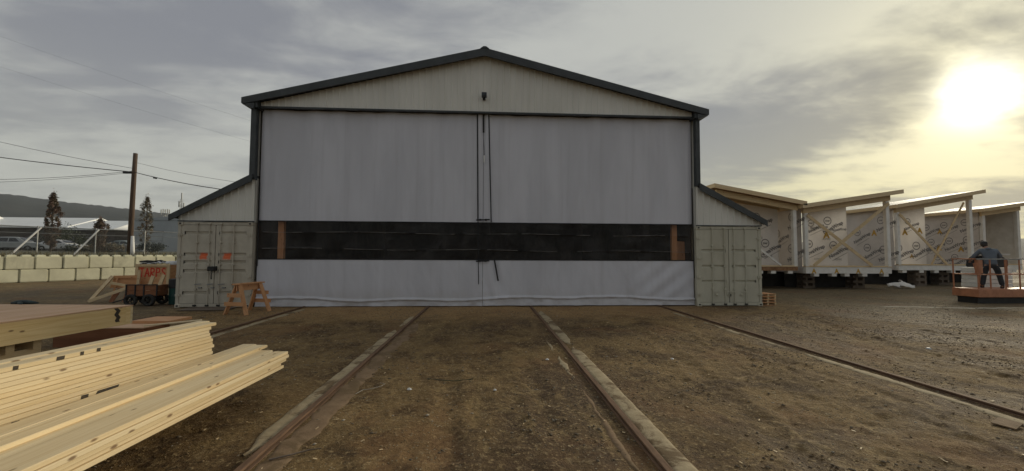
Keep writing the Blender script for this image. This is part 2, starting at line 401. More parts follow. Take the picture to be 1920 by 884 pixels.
def axis_list(a, b, st, far):
    L = list(np.arange(a, b, st)); g = st; p = b
    while p < far: L.append(p); g *= 1.18; p += g
    g = st; p = a-st
    while p > -far: L.insert(0, p); g *= 1.18; p -= g
    return np.array(L)
gx = axis_list(-9.0, 11.0, .036, 3500); gy = axis_list(-13.2, -1.0, .036, 3500)
X, Yg = np.meshgrid(gx, gy, indexing='ij')
Z = ground_z(X, Yg)
far = np.maximum(np.abs(X)-60, np.abs(Yg)-60); Z *= 1-sstep(far, 0, 60)
me = bpy.data.meshes.new('ground'); nx_, ny_ = X.shape
V = np.stack([X, Yg, Z], -1).reshape(-1, 3); idx = np.arange(nx_*ny_).reshape(nx_, ny_)
Fq = np.stack([idx[:-1, :-1], idx[1:, :-1], idx[1:, 1:], idx[:-1, 1:]], -1).reshape(-1, 4)
me.vertices.add(len(V)); me.vertices.foreach_set('co', V.ravel())
me.loops.add(Fq.size); me.loops.foreach_set('vertex_index', Fq.ravel())
me.polygons.add(len(Fq)); me.polygons.foreach_set('loop_start', np.arange(0, Fq.size, 4)); me.polygons.foreach_set('loop_total', np.full(len(Fq), 4))
me.update(); me.validate(); me.polygons.foreach_set('use_smooth', [True]*len(me.polygons)); me.materials.append(MAT['dirt'])
structure(link('ground', me))

# raised ground behind the block wall
WA = Vector((-28.58, 11.47, 0)); WD = Vector((2.65, 4.23, 0)).normalized(); WN = Vector((-WD.y, WD.x, 0))
def wallp(u, s, z=0): return WA + WD*u + WN*s + Vector((0, 0, z))
def upper_z(u, s): return (1.50+.55*float(sstep(s, 2, 40)))*(1-float(sstep(u, 34, 60)))
us = list(np.arange(-40, 61, 2.5))+[80, 120, 200, 400, 900]; us = [-900, -300, -120, -70]+us
ss = [.45, .9, 1.5, 2.2, 3, 4, 6, 9, 13, 18, 25, 35, 50, 80, 150, 400, 900]
P = [[tuple(wallp(u, s, upper_z(u, s)+.10*(vnoise(np.array(u*.7), np.array(s*.9))-.5)*(s > .6))) for s in ss] for u in us]
structure(MB().grid(P).build('upper_ground', 'upper', smooth=True))

# wooded hills far behind
def hills():
    m = MB(); az = np.radians(np.arange(-88, 89, .22)); rows = []
    for k, (dist, fz) in enumerate([(650, -.02), (800, .30), (1000, .58), (1200, .82), (1420, 1.0), (1700, .85)]):
        row = []
        for i, a in enumerate(az):
            dg = math.degrees(a)
            el = 5.15-.085*(dg+48)+.5*math.sin(dg*.13+1.0)*max(0, (dg+30)/60 if dg > -30 else 0)
            el = max(1.6, min(el, 6.2))
            hgt = 1420*math.tan(R(el))
            z = hgt*fz*(.9+.2*vnoise(np.array(dg*.5), np.array(k*3.3))) 
            if fz == 1.0: z = hgt*(.985+.03*vnoise(np.array(dg*.5), np.array(3.3))) + 2.5*random.random()
            row.append((math.sin(a)*dist, math.cos(a)*dist-14, z))
        rows.append(row)
    m.grid(rows); return m.build('hills', 'hill', smooth=True)
structure(hills())

# ---------------------------------------------------------------- rails and their concrete strips
def rail(x, label):
    prof = [(-.055, -.03), (.055, -.03), (.055, -.006), (.018, -.002), (.018, .010), (.034, .014), (.034, .028), (.028, .032), (-.028, .032), (-.034, .028), (-.034, .014), (-.018, .010), (-.018, -.002), (-.055, -.006)]
    ys = np.arange(-16, 16.1, 1.0); m = MB(); n = len(prof); o = 0
    for y in ys:
        dx = .010*(vnoise(np.array(y*.31), np.array(x*3.0))-.5); dzr = .008*(vnoise(np.array(y*.4+9), np.array(x))-.5)
        m.v += [(x+px+dx, y, pz+dzr) for px, pz in prof]
    for i in range(len(ys)-1):
        for k in range(n):
            j = (k+1) % n; m.f.append((i*n+k, i*n+j, (i+1)*n+j, (i+1)*n+k))
    m.f.append(tuple(range(n))); m.f.append(tuple(range((len(ys)-1)*n, len(ys)*n)))
    return tag(m.build('steel_rail', 'rail'), label, 'rail', 'steel rails running into the building')
rail(RAILS[0], 'rusty steel rail nearest the lumber, running to the left end of the curtains')
rail(RAILS[1], 'rusty steel rail left of centre, between the lumber and the middle of the yard')
rail(RAILS[2], 'rusty steel rail right of centre with a wide pale concrete strip on its right')
rail(RAILS[3], 'dark steel rail furthest right, running out of the picture beside thin pale strip')
def strip(x0, x1, y0, y1, mat, rag, seed, z=.001):
    """a poured strip with broken edges and a real thickness"""
    ys = np.arange(y0, y1, .09); rr = np.random.default_rng(seed); top = []
    e0 = (fbm(ys*3.1+seed*3, ys*0+seed, 4)-.47)*rag*2.0 + rr.normal(0, rag*.16, len(ys))
    e1 = (fbm(ys*2.7+seed*7, ys*0+seed*2, 4)-.47)*rag*2.0 + rr.normal(0, rag*.16, len(ys))
    m = MB(); rows = []
    for i, y in enumerate(ys):
        a, b = x0+e0[i], x1+e1[i]
        tp_ = float(sstep(min(y-y0, y1-y), -.05, .55)) if y0 > -14.9 or y > -8 else 1.0
        mid_ = (a+b)/2+.03*math.sin(y*9); a, b = mid_+(a-mid_)*tp_, mid_+(b-mid_)*tp_
        if b-a < .012: b = a+.012
        zz = z + .006*(vnoise(np.array(y*.8), np.array(seed*1.0))-.5)
        rows.append([(a-.05, y, -.035), (a, y, zz-.005), (a+(b-a)*.15, y, zz), (a+(b-a)*.5, y, zz+.001), (a+(b-a)*.85, y, zz), (b, y, zz-.005), (b+.05, y, -.035)])
    m.grid(rows); return structure(m.build('concrete_strip', mat, smooth=True))
strip(-6.16, -6.00, -15, -.3, 'strip', .05, 3)
strip(-2.31, -2.135, -15, -10.95, 'strip', .022, 5); strip(-2.30, -2.13, -10.5, -4.2, 'strip', .022, 6); strip(-2.26, -2.14, -3.8, -2.0, 'strip', .05, 7)
strip(-2.00, -1.75, -15, -3.2, 'strip_red', .10, 8, -.004)
strip(1.595, 1.79, -15, -6.2, 'strip', .016, 11, .001); strip(1.60, 1.79, -6.0, -1.0, 'strip', .03, 12, .0)
for k_, (ya_, yb_) in enumerate(((-15, -11.35), (-11.1, -8.7), (-8.3, -6.9), (-6.6, -5.3))): strip(1.25, 1.315-.006*k_, ya_, yb_, 'strip_red' if k_ == 1 else 'strip', .05, 14+k_*5, -.009)
strip(5.88, 6.02, -15, -6.9, 'strip', .05, 17); strip(5.89, 6.01, -6.6, -3.3, 'strip', .05, 18); strip(5.90, 6.01, -2.9, -1.2, 'strip', .06, 19)

# ---------------------------------------------------------------- the workshop building
BL, BR, BC = -7.95, 7.52, -.19          # door opening left, right, centre
BACK = 18.0
bld = tag(empty('workshop_building', (BC, 0, 0)), 'tall gabled metal workshop with dark roof trim and grey tarp doors between two containers', 'building')
def part(mb, name, mat, parent=None, **k):
    o = mb.build(name, mat, None, **k); o.parent = parent or bld; o.matrix_parent_inverse = Matrix.Identity(4)
    if (parent or bld) is bld: o.location = (-BC, 0, 0)
    return o
def ribbed(x0, x1, zb, zt, y, pitch=.23, dep=.022):
    """vertical rib siding between bottom line zb(x) and top line zt(x)"""
    xs = []; x = x0
    while x < x1:
        for dx, dy in ((0, 0), (.03, 0), (.045, -dep), (.085, -dep), (.10, 0), (.16, 0)):
            if x+dx < x1: xs.append((x+dx, dy))
        x += pitch
    xs.append((x1, 0)); rows = []
    for xx, dy in xs: rows.append([(xx, y+dy, zb(xx)), (xx, y+dy, zt(xx))])
    return MB().grid(rows)
PK = (BC+.02, 9.11)
def roofz(x): return 7.10 + (9.11-7.10)*(1-abs(x-PK[0])/8.17)
part(ribbed(BL-.12, BR+.12, lambda x: 6.90, lambda x: roofz(x)-.16, 0.03), 'gable_siding', 'siding')
# roof slopes, with the dark barge board on the front edge
for sgn, xe in ((-1, -8.39), (1, 7.95)):
    ze = 7.11
    part(MB().prism([(xe, ze), (PK[0], PK[1]), (PK[0], PK[1]-.10), (xe, ze-.10)], -.20, BACK), 'roof_slope', 'asphalt_roof')
    part(MB().prism([(xe, ze+.012), (PK[0], PK[1]+.012), (PK[0], PK[1]-.27), (xe+sgn*-.05, ze-.21), (xe, ze-.19)], -.26, -.203), 'barge_board', 'trim')
    part(MB().prism([(xe, ze-.19), (xe-sgn*.05, ze-.21), (xe-sgn*.38, ze-.36), (xe-sgn*.42, ze-.30), (xe-sgn*.40, ze-.17)], -.24, -.15), 'eave_return', 'trim')
    part(MB().prism([(xe, ze-.102), (xe-sgn*.5, ze-.04), (xe-sgn*.5, ze-.30), (xe, ze-.20)], -.19, BACK-.1), 'soffit', 'trim')
part(MB().prism([(PK[0]-.16, PK[1]-.02), (PK[0]-.05, PK[1]+.06), (PK[0]+.05, PK[1]+.06), (PK[0]+.16, PK[1]-.02)], -.275, BACK), 'ridge_cap', 'trim')
part(MB().box(BL-.02, BR+.02, -.03, .10, 6.86, 6.915), 'door_header', 'trim')
# long side walls above the containers, corner trims, back wall
for x0, x1 in ((-8.17, -7.99), (7.545, 7.70)):
    part(MB().box(x0, x1, -.05, .14, 4.36, 6.88), 'corner_trim', 'trim')
part(MB().box(-8.13, -8.03, .141, BACK-.05, 2.90, 6.98), 'side_wall', 'siding')
part(MB().box(7.57, 7.67, .141, BACK-.05, 2.90, 6.98), 'side_wall', 'siding')
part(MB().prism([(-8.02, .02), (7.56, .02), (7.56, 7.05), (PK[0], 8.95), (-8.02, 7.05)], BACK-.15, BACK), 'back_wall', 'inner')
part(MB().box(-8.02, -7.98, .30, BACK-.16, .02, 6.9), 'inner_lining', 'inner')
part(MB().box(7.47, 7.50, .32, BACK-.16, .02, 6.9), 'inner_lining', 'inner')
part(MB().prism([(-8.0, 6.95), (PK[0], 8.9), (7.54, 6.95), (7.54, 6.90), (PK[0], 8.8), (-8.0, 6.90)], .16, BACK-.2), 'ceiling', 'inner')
# lean-to ends over the containers
def lean(side):
    if side < 0: xo, zo, xi, zi = -10.66, 3.10, -8.02, 4.53; w0, w1 = -10.46, -8.0
    else: xo, zo, xi, zi = 10.13, 3.10, 7.62, 4.44; w0, w1 = 7.55, 9.98
    top = lambda x: zo+(x-xo)*(zi-zo)/(xi-xo)
    part(ribbed(w0, w1, lambda x: 2.93, lambda x: max(2.94, top(x)-.12), .03), 'lean_to_siding', 'siding')
    part(MB().prism([(xo, zo+.008), (xi, zi+.008), (xi, zi-.25), (xo, zo-.19)], -.16, -.105), 'lean_to_trim', 'trim')
    part(MB().prism([(xo, zo), (xi, zi), (xi, zi-.09), (xo, zo-.09)], -.10, BACK), 'lean_to_roof', 'asphalt_roof')
    part(MB().box(w0, w1, -.02, .06, 2.902, 2.935), 'sill_flashing', 'trim')
lean(-1); lean(1)
# small weather mast on the left lean-to roof
# ---- door curtains: upper tarp, clear strip, lower tarp
def sheet(x0, x1, z0, z1, nx, nz, fy):
    xs = np.linspace(x0, x1, nx); zs = np.linspace(z0, z1, nz); A, B = np.meshgrid(xs, zs, indexing='ij')
    return MB().grid(np.stack([A, fy(A, B), B], -1))
YT = .22
def upper_y(x, z):
    e = np.minimum(np.abs(x-BL), np.abs(x-BR)); c0 = np.abs(x-BC)
    y = YT + (fbm(x*.9+3, z*.11, 3)-.45)*.11 + (fbm(x*2.6, z*.22+5, 2)-.4)*.05
    y += .022*np.sin(x*6.2+1.2*np.sin(x*1.3))*np.exp(-(6.88-z)/.55)                 # puckers under the header
    y += .03*np.exp(-(c0/.22)**2)*np.cos(c0*20)+.02*np.exp(-(e/.3)**2)*np.sin(e*18+z*.4)
    return y
def lower_y(x, z):
    t = np.clip(z/1.64, 0, 1)
    y = YT-.012 + (fbm(x*1.1+9, z*.3, 3)-.45)*.07*(1-.5*t) + (fbm(x*3.1+z*1.2, z*.8+5, 3)-.45)*.03
    dr = np.exp(-((x-(BR-1.0))/1.0)**2); y += .022*dr*np.sin((x*.78-z*1.05)*9.0)*(1-t*.5)
    dc = np.exp(-((x-BC-.28)/.35)**2); y += .022*dc*np.sin((x*1.5+z*.35)*9.0)
    hem = .27+.05*np.sin(x*.5)+.03*np.sin(x*1.7)
    y -= .060*np.exp(-((z-hem)/.035)**2)                                             # pipe in the hem
    y -= np.where(z < hem, .02+(fbm(x*2.3, z*3+2, 3)-.45)*.14+.05*(hem-z)/.27, 0)
    return y
def vinyl_y(x, z):
    y = YT + .012 + (fbm(x*.8, z*1.3+4, 3)-.45)*.05
    for zc, ph in ((2.56, 0), (1.98, 2)):
        zz = zc+.02*np.sin(x*1.1+ph)-.008*x*.5
        y -= .030*np.exp(-((z-zz)/.016)**2)*(fbm(x*1.1+ph, z*0, 2) > .30)
    return y
for i, (x0, x1) in enumerate(((BL, BC), (BC, BR))):
    cur = empty('door_curtain'); cur.parent = bld
    cur['label'] = 'left grey tarp door with a clear window strip' if i == 0 else 'right grey tarp door with a clear window strip'
    def cpart(mb, name, mat, **k):
        o = mb.build(name, mat, cur, **k); o.location = (-BC, 0, 0); return o
    a, b = (x0+.015, x1-.006) if i == 0 else (x0+.006, x1-.015)
    cpart(sheet(a, b, 2.97, 6.87, 150, 60, upper_y), 'upper_tarp', 'tarp', smooth=True)
    cpart(sheet(a, b, 1.625, 2.985, 160, 70, vinyl_y), 'window_strip', 'vinyl', smooth=True)
    cpart(sheet(a, b, .02+.012*i, 1.64, 190, 80, lower_y), 'lower_tarp', 'tarp', smooth=True)
    for zc in (2.965, 1.645):
        cpart(sheet(a, b, zc-.022, zc+.012, 120, 2, lambda x, z: (upper_y(x, z*0+2.97) if zc > 2 else lower_y(x, z*0+1.64))-.012), 'seam_band', 'strap')
    for zc, ph in ((2.56, 0), (1.98, 2)):                                            # whitened folds of the clear sheet, their caught light painted as pale strips
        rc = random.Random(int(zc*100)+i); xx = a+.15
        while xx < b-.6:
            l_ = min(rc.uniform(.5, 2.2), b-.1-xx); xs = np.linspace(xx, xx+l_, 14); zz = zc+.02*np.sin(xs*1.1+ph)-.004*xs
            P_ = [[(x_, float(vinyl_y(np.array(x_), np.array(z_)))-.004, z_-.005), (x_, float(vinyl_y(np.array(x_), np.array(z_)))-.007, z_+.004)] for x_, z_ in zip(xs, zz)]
            cpart(MB().grid(P_), 'fold_glint', 'crease_glint'); xx += l_+rc.uniform(.1, 1.0)
    # puller straps hang down beside the meeting edge
    if i == 0:
        cpart(MB().bar((-.42, YT-.06, 6.86), (-.37, YT-.07, 3.05), .045, .006, (0, 1, 0)), 'strap', 'strap')
        cpart(MB().bar((-.37, YT-.07, 3.04), (-.33, YT-.09, .78), .028, .006, (0, 1, 0)), 'strap', 'strap')
        cpart(MB().bar((BL+.03, YT-.05, 4.30), (BL+.03, YT-.05, 1.4), .03, .01, (0, 1, 0)), 'edge_strap', 'strap')
    else:
        cpart(MB().bar((-.01, YT-.06, 6.86), (.10, YT-.08, 2.98), .04, .006, (0, 1, 0)), 'strap', 'strap')
        cpart(MB().bar((.22, YT-.08, 1.66), (.36, YT-.12, .90), .055, .008, (0, 1, 0)), 'strap', 'strap')
        cpart(MB().bar((BR-.03, YT-.05, 4.30), (BR-.0, YT-.05, 1.0), .03, .01, (0, 1, 0)), 'edge_strap', 'strap')
    for zc in (3.06, 1.60):
        s2 = -1 if i == 0 else 1
        cpart(MB().bar((BC+s2*.005, YT-.10, zc), (BC+s2*.24, YT-.10, zc+.01*s2), .05, .02, (0, 1, 0)).box(BC+s2*.10-.03, BC+s2*.10+.03, YT-.125, YT-.085, zc-.035, zc+.035), 'buckle_strap', 'strap')
# pull cord with a pale handle
m = MB().bar((-.20, YT-.07, 6.85), (-.195, YT-.075, 6.2), .06, .008, (0, 1, 0)).bar((-.195, YT-.075, 6.2), (-.16, YT-.08, 5.38), .018, .008, (0, 1, 0))
pc = tag(empty('pull_cord', (-.17, YT-.08, 5.2)), 'black pull cord with a white handle hanging between the two tarp doors', 'cord')
o = m.build('cord', 'strap', pc); o.location = (.17, -(YT-.08), -5.2)
o = MB().tube([(-.165, YT-.08, 5.38), (-.165, YT-.08, 5.37), (-.162, YT-.08, 5.12), (-.162, YT-.08, 5.11)], [.012, .026, .026, .012], 8).build('handle', 'white', pc); o.location = (.17, -(YT-.08), -5.2)
# timber posts and braces inside, seen through the clear strip
for xp, yp, wd in ((-7.28, .42, .20), (6.93, .45, .19)):
    part(MB().box(xp-wd/2, xp+wd/2, yp, yp+.14, .0, 6.85), 'timber_post', 'fir_z')
ps = MB().box(-.28, .28, 0, .03, 0, 2.35).build('plywood_sheet', 'fir_z'); ps.location = (7.20, .62, .02); ps.rotation_euler = (R(-4), R(4.5), 0)
tag(ps, 'reddish plywood sheet leaning behind the clear strip at the right end', 'plywood')
# floodlight on the gable
fl = tag(empty('flood_light', (-.18, -.02, 7.40)), 'small black floodlight fixed high on the gable', 'light')
MB().box(-.09, .09, -.16, -.06, -.02, .16).build('housing', 'black', fl, bevel=.012)
MB().box(-.075, .075, -.172, -.162, .055, .145).build('lens', 'glass', fl)
MB().box(-.05, .05, -.10, .035, -.07, -.035).box(-.02, .02, -.10, -.07, -.05, 0).build('bracket', 'black', fl)

# ---------------------------------------------------------------- shipping containers
def orange_patch_material():
    m, T = newmat('cont_sprayed'); v = T.node('ShaderNodeTexCoord').outputs['Object']
    n = T.noise(v, 2.4, 5, .6); st = T.noise(T.vmath('MULTIPLY', v, (1, 1, .4)), .9, 6, .65, .6)
    c = T.mix(T.smooth(n, .3, .7), (.51, .475, .39), (.425, .39, .32)); c = T.mix(T.smooth(st, .5, .75, 0, .55), c, (.30, .25, .17))
    s = T.node('ShaderNodeSeparateXYZ', {0: v}); e = T.math('MULTIPLY', T.math('SUBTRACT', T.noise(v, 9, 3), .5), .08)
    ps_ = []
    for xc in (.835, 1.60):
        ax = T.math('ABSOLUTE', T.math('SUBTRACT', s.outputs[0], xc)); az = T.math('ABSOLUTE', T.math('SUBTRACT', s.outputs[2], 1.73))
        ps_.append(T.math('MULTIPLY', T.smooth(T.math('ADD', ax, e), .085, .15, 1, 0), T.smooth(T.math('ADD', az, e), .07, .14, 1, 0)))
    c = T.mix(T.math('MULTIPLY', T.math('MAXIMUM', *ps_), .92), c, (.75, .135, .03))
    finish(T, c, .55, 0, T.noise(v, 25), .15, .003)
    return m
MAT['cont_sprayed'] = orange_patch_material()
CW, CH, CD = 2.438, 2.896, 12.19
def container(x0, label, mat, doormat, bands, bh, rods, hz, lockbox):
    c = tag(empty('shipping_container', (x0, 0, 0)), label, 'container', 'containers under the lean-to ends')
    def p(mb, name, mt, parent=c, **k): return mb.build(name, mt, parent, **k)
    # corner posts, header, sill, castings
    for xa, xb in ((0, .10), (CW-.10, CW)): p(MB().box(xa, xb, .02, .16, .12, CH-.12), 'corner_post', mat)
    p(MB().box(.10, CW-.10, .02, .14, CH-.10, CH-.005), 'header', mat); p(MB().box(.10, CW-.10, .02, .14, .03, .135), 'sill', mat)
    for xa in (-.004, CW-.166):
        for za in (.003, CH-.122):
            q = p(MB().box(xa, xa+.17, -.012, .18, za, za+.119), 'corner_casting', mat, bevel=.012)
            p(MB().box(xa+.05, xa+.12, -.016, -.008, za+.035, za+.085), 'casting_hole', 'black', q)
    # corrugated sides and roof
    for xs, dr in ((.0, 1), (CW, -1)):
        rows = []; y = .16
        while y < CD-.05:
            for dy, dx in ((0, 0), (.07, 0), (.14, .036), (.21, .036), (.278, 0)): rows.append([(xs+dr*(dx+.012), y+dy, .13), (xs+dr*(dx+.012), y+dy, CH-.06)])
            y += .278
        p(MB().grid(rows), 'side_wall', mat)
    p(MB().box(.01, CW-.01, .141, CD, CH-.05, CH-.02), 'roof', mat); p(MB().box(.01, CW-.01, .141, CD, .12, .16), 'floor', mat)
    p(MB().box(.01, CW-.01, CD-.04, CD, .161, CH-.055), 'end_wall', mat)
    # doors
    half = CW/2
    for k, (xa, xb) in enumerate(((.105, half-.012), (half+.012, CW-.105))):
        z0, z1 = .145, CH-.11
        prof = [(0, z0)]
        for zb in sorted(bands): prof += [(0, zb-bh/2-.035), (.05, zb-bh/2), (.05, zb+bh/2), (0, zb+bh/2+.012)]
        prof.append((0, z1))
        L0, L1 = xa+.10, xb-.10
        mb = MB().grid([[(xx, .035+dy, z) for dy, z in prof] for xx in (L0, L1)])
        for xs in (L0, L1):                                                           # closing cheeks of the recesses
            for zb in bands: mb.add([(xs, .035, zb-bh/2-.035), (xs, .085, zb-bh/2), (xs, .085, zb+bh/2), (xs, .035, zb+bh/2+.012)], [(0, 1, 2, 3)])
        mb.box(xa, L0, .035, .10, z0, z1).box(L1, xb, .035, .10, z0, z1)
        d = p(mb, 'door', doormat)
        [p(MB().box(xa-.004, xb+.004, .046, .10, zq, zq+.026), 'gasket', 'rubber', d) for zq in (z0-.006, z1-.02)]
        for fr in rods[2*k:2*k+2]:
            xr = fr*CW
            p(MB().tube([(xr, -.005, .06), (xr, -.005, CH-.05)], .017, 8), 'lock_rod', mat, d)
            for zc in (.075, CH-.065): p(MB().box(xr-.05, xr+.045, -.03, .02, zc-.025, zc+.025), 'cam_keeper', 'rubber' if zc < 1 else mat, d)
            for zc in (.62, 1.45, 2.2): p(MB().box(xr-.035, xr+.035, -.026, .036, zc-.03, zc+.03), 'rod_guide', mat, d)
            hx = 1 if (fr in rods[:2]) else -1
            hl = .26
            if lockbox: hx = 1
            p(MB().bar((xr, -.045, hz), (xr+hx*hl*.8, -.05, hz+.02), .014, .035, (0, 0, 1)).box(xr+hx*.16-.05, xr+hx*.16+.05, -.03, .036, hz-.13, hz-.09), 'rod_handle', 'steel' if lockbox else mat, d)
        xh = xa-.03 if k == 0 else xb+.03
        for zc in (.42, 1.05, 1.75, 2.45):
            p(MB().box(xh-.075, xh+.075, -.004, .034, zc-.035, zc+.035).tube([(xh, -.01, zc-.06), (xh, -.01, zc+.06)], .016, 6), 'hinge', mat, d)
    if lockbox:
        lb = tag(empty('lock_box', (x0+half-.02, -.06, 1.30)), 'black lock box with a hanging strap on the container doors', 'lock')
        MB().box(-.12, .12, -.07, .09, -.06, .09).build('case', 'black', lb, bevel=.015)
        MB().tube([(.02, -.03, -.05), (.02, -.03, -.12), (.005, -.035, -.2), (.01, -.035, -.34)], [.02, .012, .014, .02], 6).build('strap', 'strap', lb)
    return c
container(-10.455, 'olive grey container with orange paint marks, under the left lean-to', 'cont', 'cont_sprayed', [2.52, 1.80, 1.54, 1.24, .50], .075, [.26, .425, .575, .75], .78, True)
container(7.535, 'olive green container with three recessed door bands, under the right lean-to', 'cont2', 'cont2', [2.02, 1.45, .90], .06, [.24, .43, .575, .75], .52, False)

# ---------------------------------------------------------------- lumber in the foreground
_bm = {}
def board(label, far, yaw, width, thick, length, mat='pine_y', name='lumber_board', cat='board', group=None):
    """far = right far top corner of the board; it runs towards the camera from there"""
    k = (round(width, 3), round(thick, 3), round(length, 2), mat)
    if k not in _bm: _bm[k] = MB().box(-width, 0, -length, 0, -thick, 0).mesh('lumber_board', mat, bevel=.004)
    o = link(name, _bm[k]); o.location = far; o.rotation_euler = (0, 0, yaw); tag(o, label, cat, group)
    return o
rl = random.Random(5)
TH = .0365
GA = 'boards of the front lumber pile'
YA = R(-2.3)
def adir(x, y, t): return (x+math.sin(YA)*t, y-math.cos(YA)*t)
# right column of wide boards
offR = [0, .012, -.006, -.035, -.02]
endR = [0, .0, .03, .10, .06]
for k in range(5):
    z = .58-k*(TH+.003)
    board(f"{'wide clean pine board on top' if k == 0 else ORD[k]+' pine board down'}, right hand column of the front lumber pile", (-2.555+offR[k], -8.975-endR[k], z), YA+R(rl.uniform(-.15, .15)), .258, TH, 4.88, group=GA)
# left columns
for k in range(5):
    z = .588-k*(TH+.001)
    if k == 0:
        board('pine board on the far left top edge of the front lumber pile', (-3.175, -8.56, z), YA, .178, TH, 4.88, group=GA)
        board('pine board in the middle of the top layer, front lumber pile', (-3.0, -8.61, z-.002), YA+R(.1), .170, TH, 4.88, group=GA)
    else:
        board(f'{ORD[k]} pine board down, left hand column of the front lumber pile', (-2.835-.012*(k % 2), -8.72-rl.uniform(0, .06), z), YA, .525, TH, 4.88, group=GA)
for i, yy in enumerate((-11.9, -13.4)):
    for j, (za, zb) in enumerate(((0.0, .19), (.192, .386))):
        bb = MB().box(-3.42, -3.0, yy-.07, yy+.07, za-.02*(j == 0), zb).build('timber_bearer', 'frame_x', bevel=.004)
        tag(bb, f"{'lower' if j == 0 else 'upper'} timber bearer under the {'far' if i == 0 else 'near'} end of the front lumber pile", 'bearer', 'bearers under the front lumber pile')
# taller pile behind it
GB = 'boards of the tall lumber pile'
YB = R(-6.0)
NB = 19
ends = [0.07, .09, .075, .06, .02, .04, -.01, .03, .01, .035, .02, .0, .03, .05, .01, .02, .04, .0, .02]
cB = Vector((-3.372, -9.10))
board('pine board with black ink marks along the near top edge of the tall lumber pile', (cB.x, cB.y, .972), YB, .140, TH, 4.88, group=GB)
board('pine board along the far top edge of the tall lumber pile', (cB.x-.166, cB.y+.13, .970), YB+R(-.5), .130, TH, 4.88, group=GB)
tallb = []
for k in range(NB):
    z = .972-(k+1)*(TH+.002)
    tallb.append(board(f'pine board, {ORD[k+1] if k+1 < len(ORD) else "lowest"} layer down from the top of the tall lumber pile', (cB.x-.006+rl.uniform(-.012, .004), cB.y-ends[k]-.01, z), YB+R(rl.uniform(-.12, .12)), .30, TH, 4.80, group=GB))
for i, t in enumerate((.7, 3.9)):
    c0 = cB+Vector((math.sin(YB)*t, -math.cos(YB)*t))
    bb = MB().box(-.31, -.01, -.06, .06, -.04, .972-(NB+1)*(TH+.002)).build('timber_bearer', 'frame_x'); bb.location = (c0.x, c0.y, 0); bb.rotation_euler.z = YB
    tag(bb, f"timber bearer under the {'far' if i == 0 else 'near'} end of the tall lumber pile", 'bearer', 'bearers under the tall lumber pile')
# black stamp marks on the long edges
def stamp(parent, y, l, z0, z1, sk=0):
    m = MB().add([(.0012, y, z0), (.0012, y-l, z0+sk), (.0012, y-l*.9, z1+sk), (.0012, y+l*.08, z1)], [(0, 1, 2, 3)])
    return m.build('ink_mark', 'ink', parent)
topb = [o for o in bpy.data.objects if o.get('label', '').startswith('pine board with black ink')][0]
for y, l in ((-1.38, .035), (-1.52, .03), (-1.67, .06), (-1.98, .035), (-2.17, .09)): stamp(topb, y, l, -.034, -.004, .002)
for bi, y, l in ((9, -1.16, .20), (10, -1.18, .05), (10, -1.40, .06), (10, -1.05, .10), (11, -1.36, .05), (9, -1.42, .06), (11, -1.62, .05), (10, -1.72, .13), (11, -1.78, .12), (10, -1.92, .05), (11, -1.94, .06), (12, -1.80, .05), (12, -1.95, .12), (12, -2.12, .06)):
    stamp(tallb[bi], y, l, -.036, -.003, rl.uniform(-.006, .006))

# floor panel at the left edge, its plywood deck and timber rim
YC = R(-3.6)
pan = tag(empty('floor_panel', (-5.86, -7.26, .67), YC), 'large floor panel with plywood deck and deep pine rim at the left edge', 'panel')
LX, LY, PH = 3.7, 4.9, .30
for k, xs in enumerate((0, -1.22, -2.44)):
    MB().box(max(xs-1.218, -LX), xs, -LY, 0, PH-.018, PH).build('deck_sheet', 'plywood', pan)
MB().box(-.040, -.003, -LY+.003, -.12, .0, PH-.020).build('side_rim', 'pine_rim', pan)
MB().box(-.040, -.003, -.118, -.042, .0, PH-.020).build('end_block', 'pine_rim', pan)
MB().box(-LX+.003, -.003, -.041, -.003, .0, PH-.021).build('end_rim', 'pine_x', pan)
MB().box(-LX+.003, -LX+.041, -LY+.003, -.042, .0, PH-.020).build('side_rim', 'pine_y', pan)
MB().box(-LX+.042, -.042, -LY+.003, -LY+.041, 0, PH-.021).build('end_rim', 'pine_x', pan)
for k in range(1, 9): MB().box(-LX+.042, -.042, -k*.6-.02, -k*.6+.018, .002, PH-.021).build('joist', 'pine_x', pan)
gm = MB()
for (ya, za), (yb, zb) in (((-.300, .285), (-.250, .235)), ((-.250, .235), (-.285, .18)), ((-.285, .18), (-.245, .13)), ((-.245, .13), (-.27, .09)), ((-.27, .09), (-.255, .06))):
    gm.add([(-.0015, ya-.035, za), (-.0015, ya+.035, za), (-.0015, yb+.035, zb), (-.0015, yb-.035, zb)], [(0, 1, 2, 3)])
gm.build('ink_mark', 'ink', pan)
for i, (px_, py_) in enumerate(((-6.4, -8.6), (-6.4, -11.2), (-9.0, -8.4), (-9.0, -11.0))):
    st = tag(empty('crib_stack', (px_, py_, 0)), ['timber crib under the near right of the floor panel', 'timber crib under the nearest corner of the floor panel', 'timber crib under the far left of the floor panel', 'timber crib under the outer left of the floor panel'][i], 'crib')
    for lv in range(5):
        for s in (-.16, .16):
            z0 = lv*.134-.004
            if lv % 2 == 0: MB().box(-.28, .28, s-.05, s+.05, z0, z0+.133).build('crib_timber', 'frame_x', st)
            else: MB().box(s-.05, s+.05, -.28, .28, z0, z0+.133).build('crib_timber', 'frame_y', st)
gl = MB()
pts = [(-.16, -.01, .012), (-.1, .0, .02), (-.02, .01, .022), (.06, 0, .018), (.14, -.01, .01)]
gl.tube(pts, [.02, .045, .05, .035, .012], 8).tube([(-.05, -.03, .02), (.0, -.09, .012), (.03, -.12, .008)], [.03, .022, .01], 7).tube([(-.13, .01, .015), (-.17, .05, .012), (-.2, .06, .008)], [.025, .018, .01], 7)
gv = gl.build('work_glove', 'tealdark', smooth=True); gv.location = (-7.74, -7.05, .972); gv.rotation_euler.z = R(8); gv.scale = (1.25, 1.1, .85)
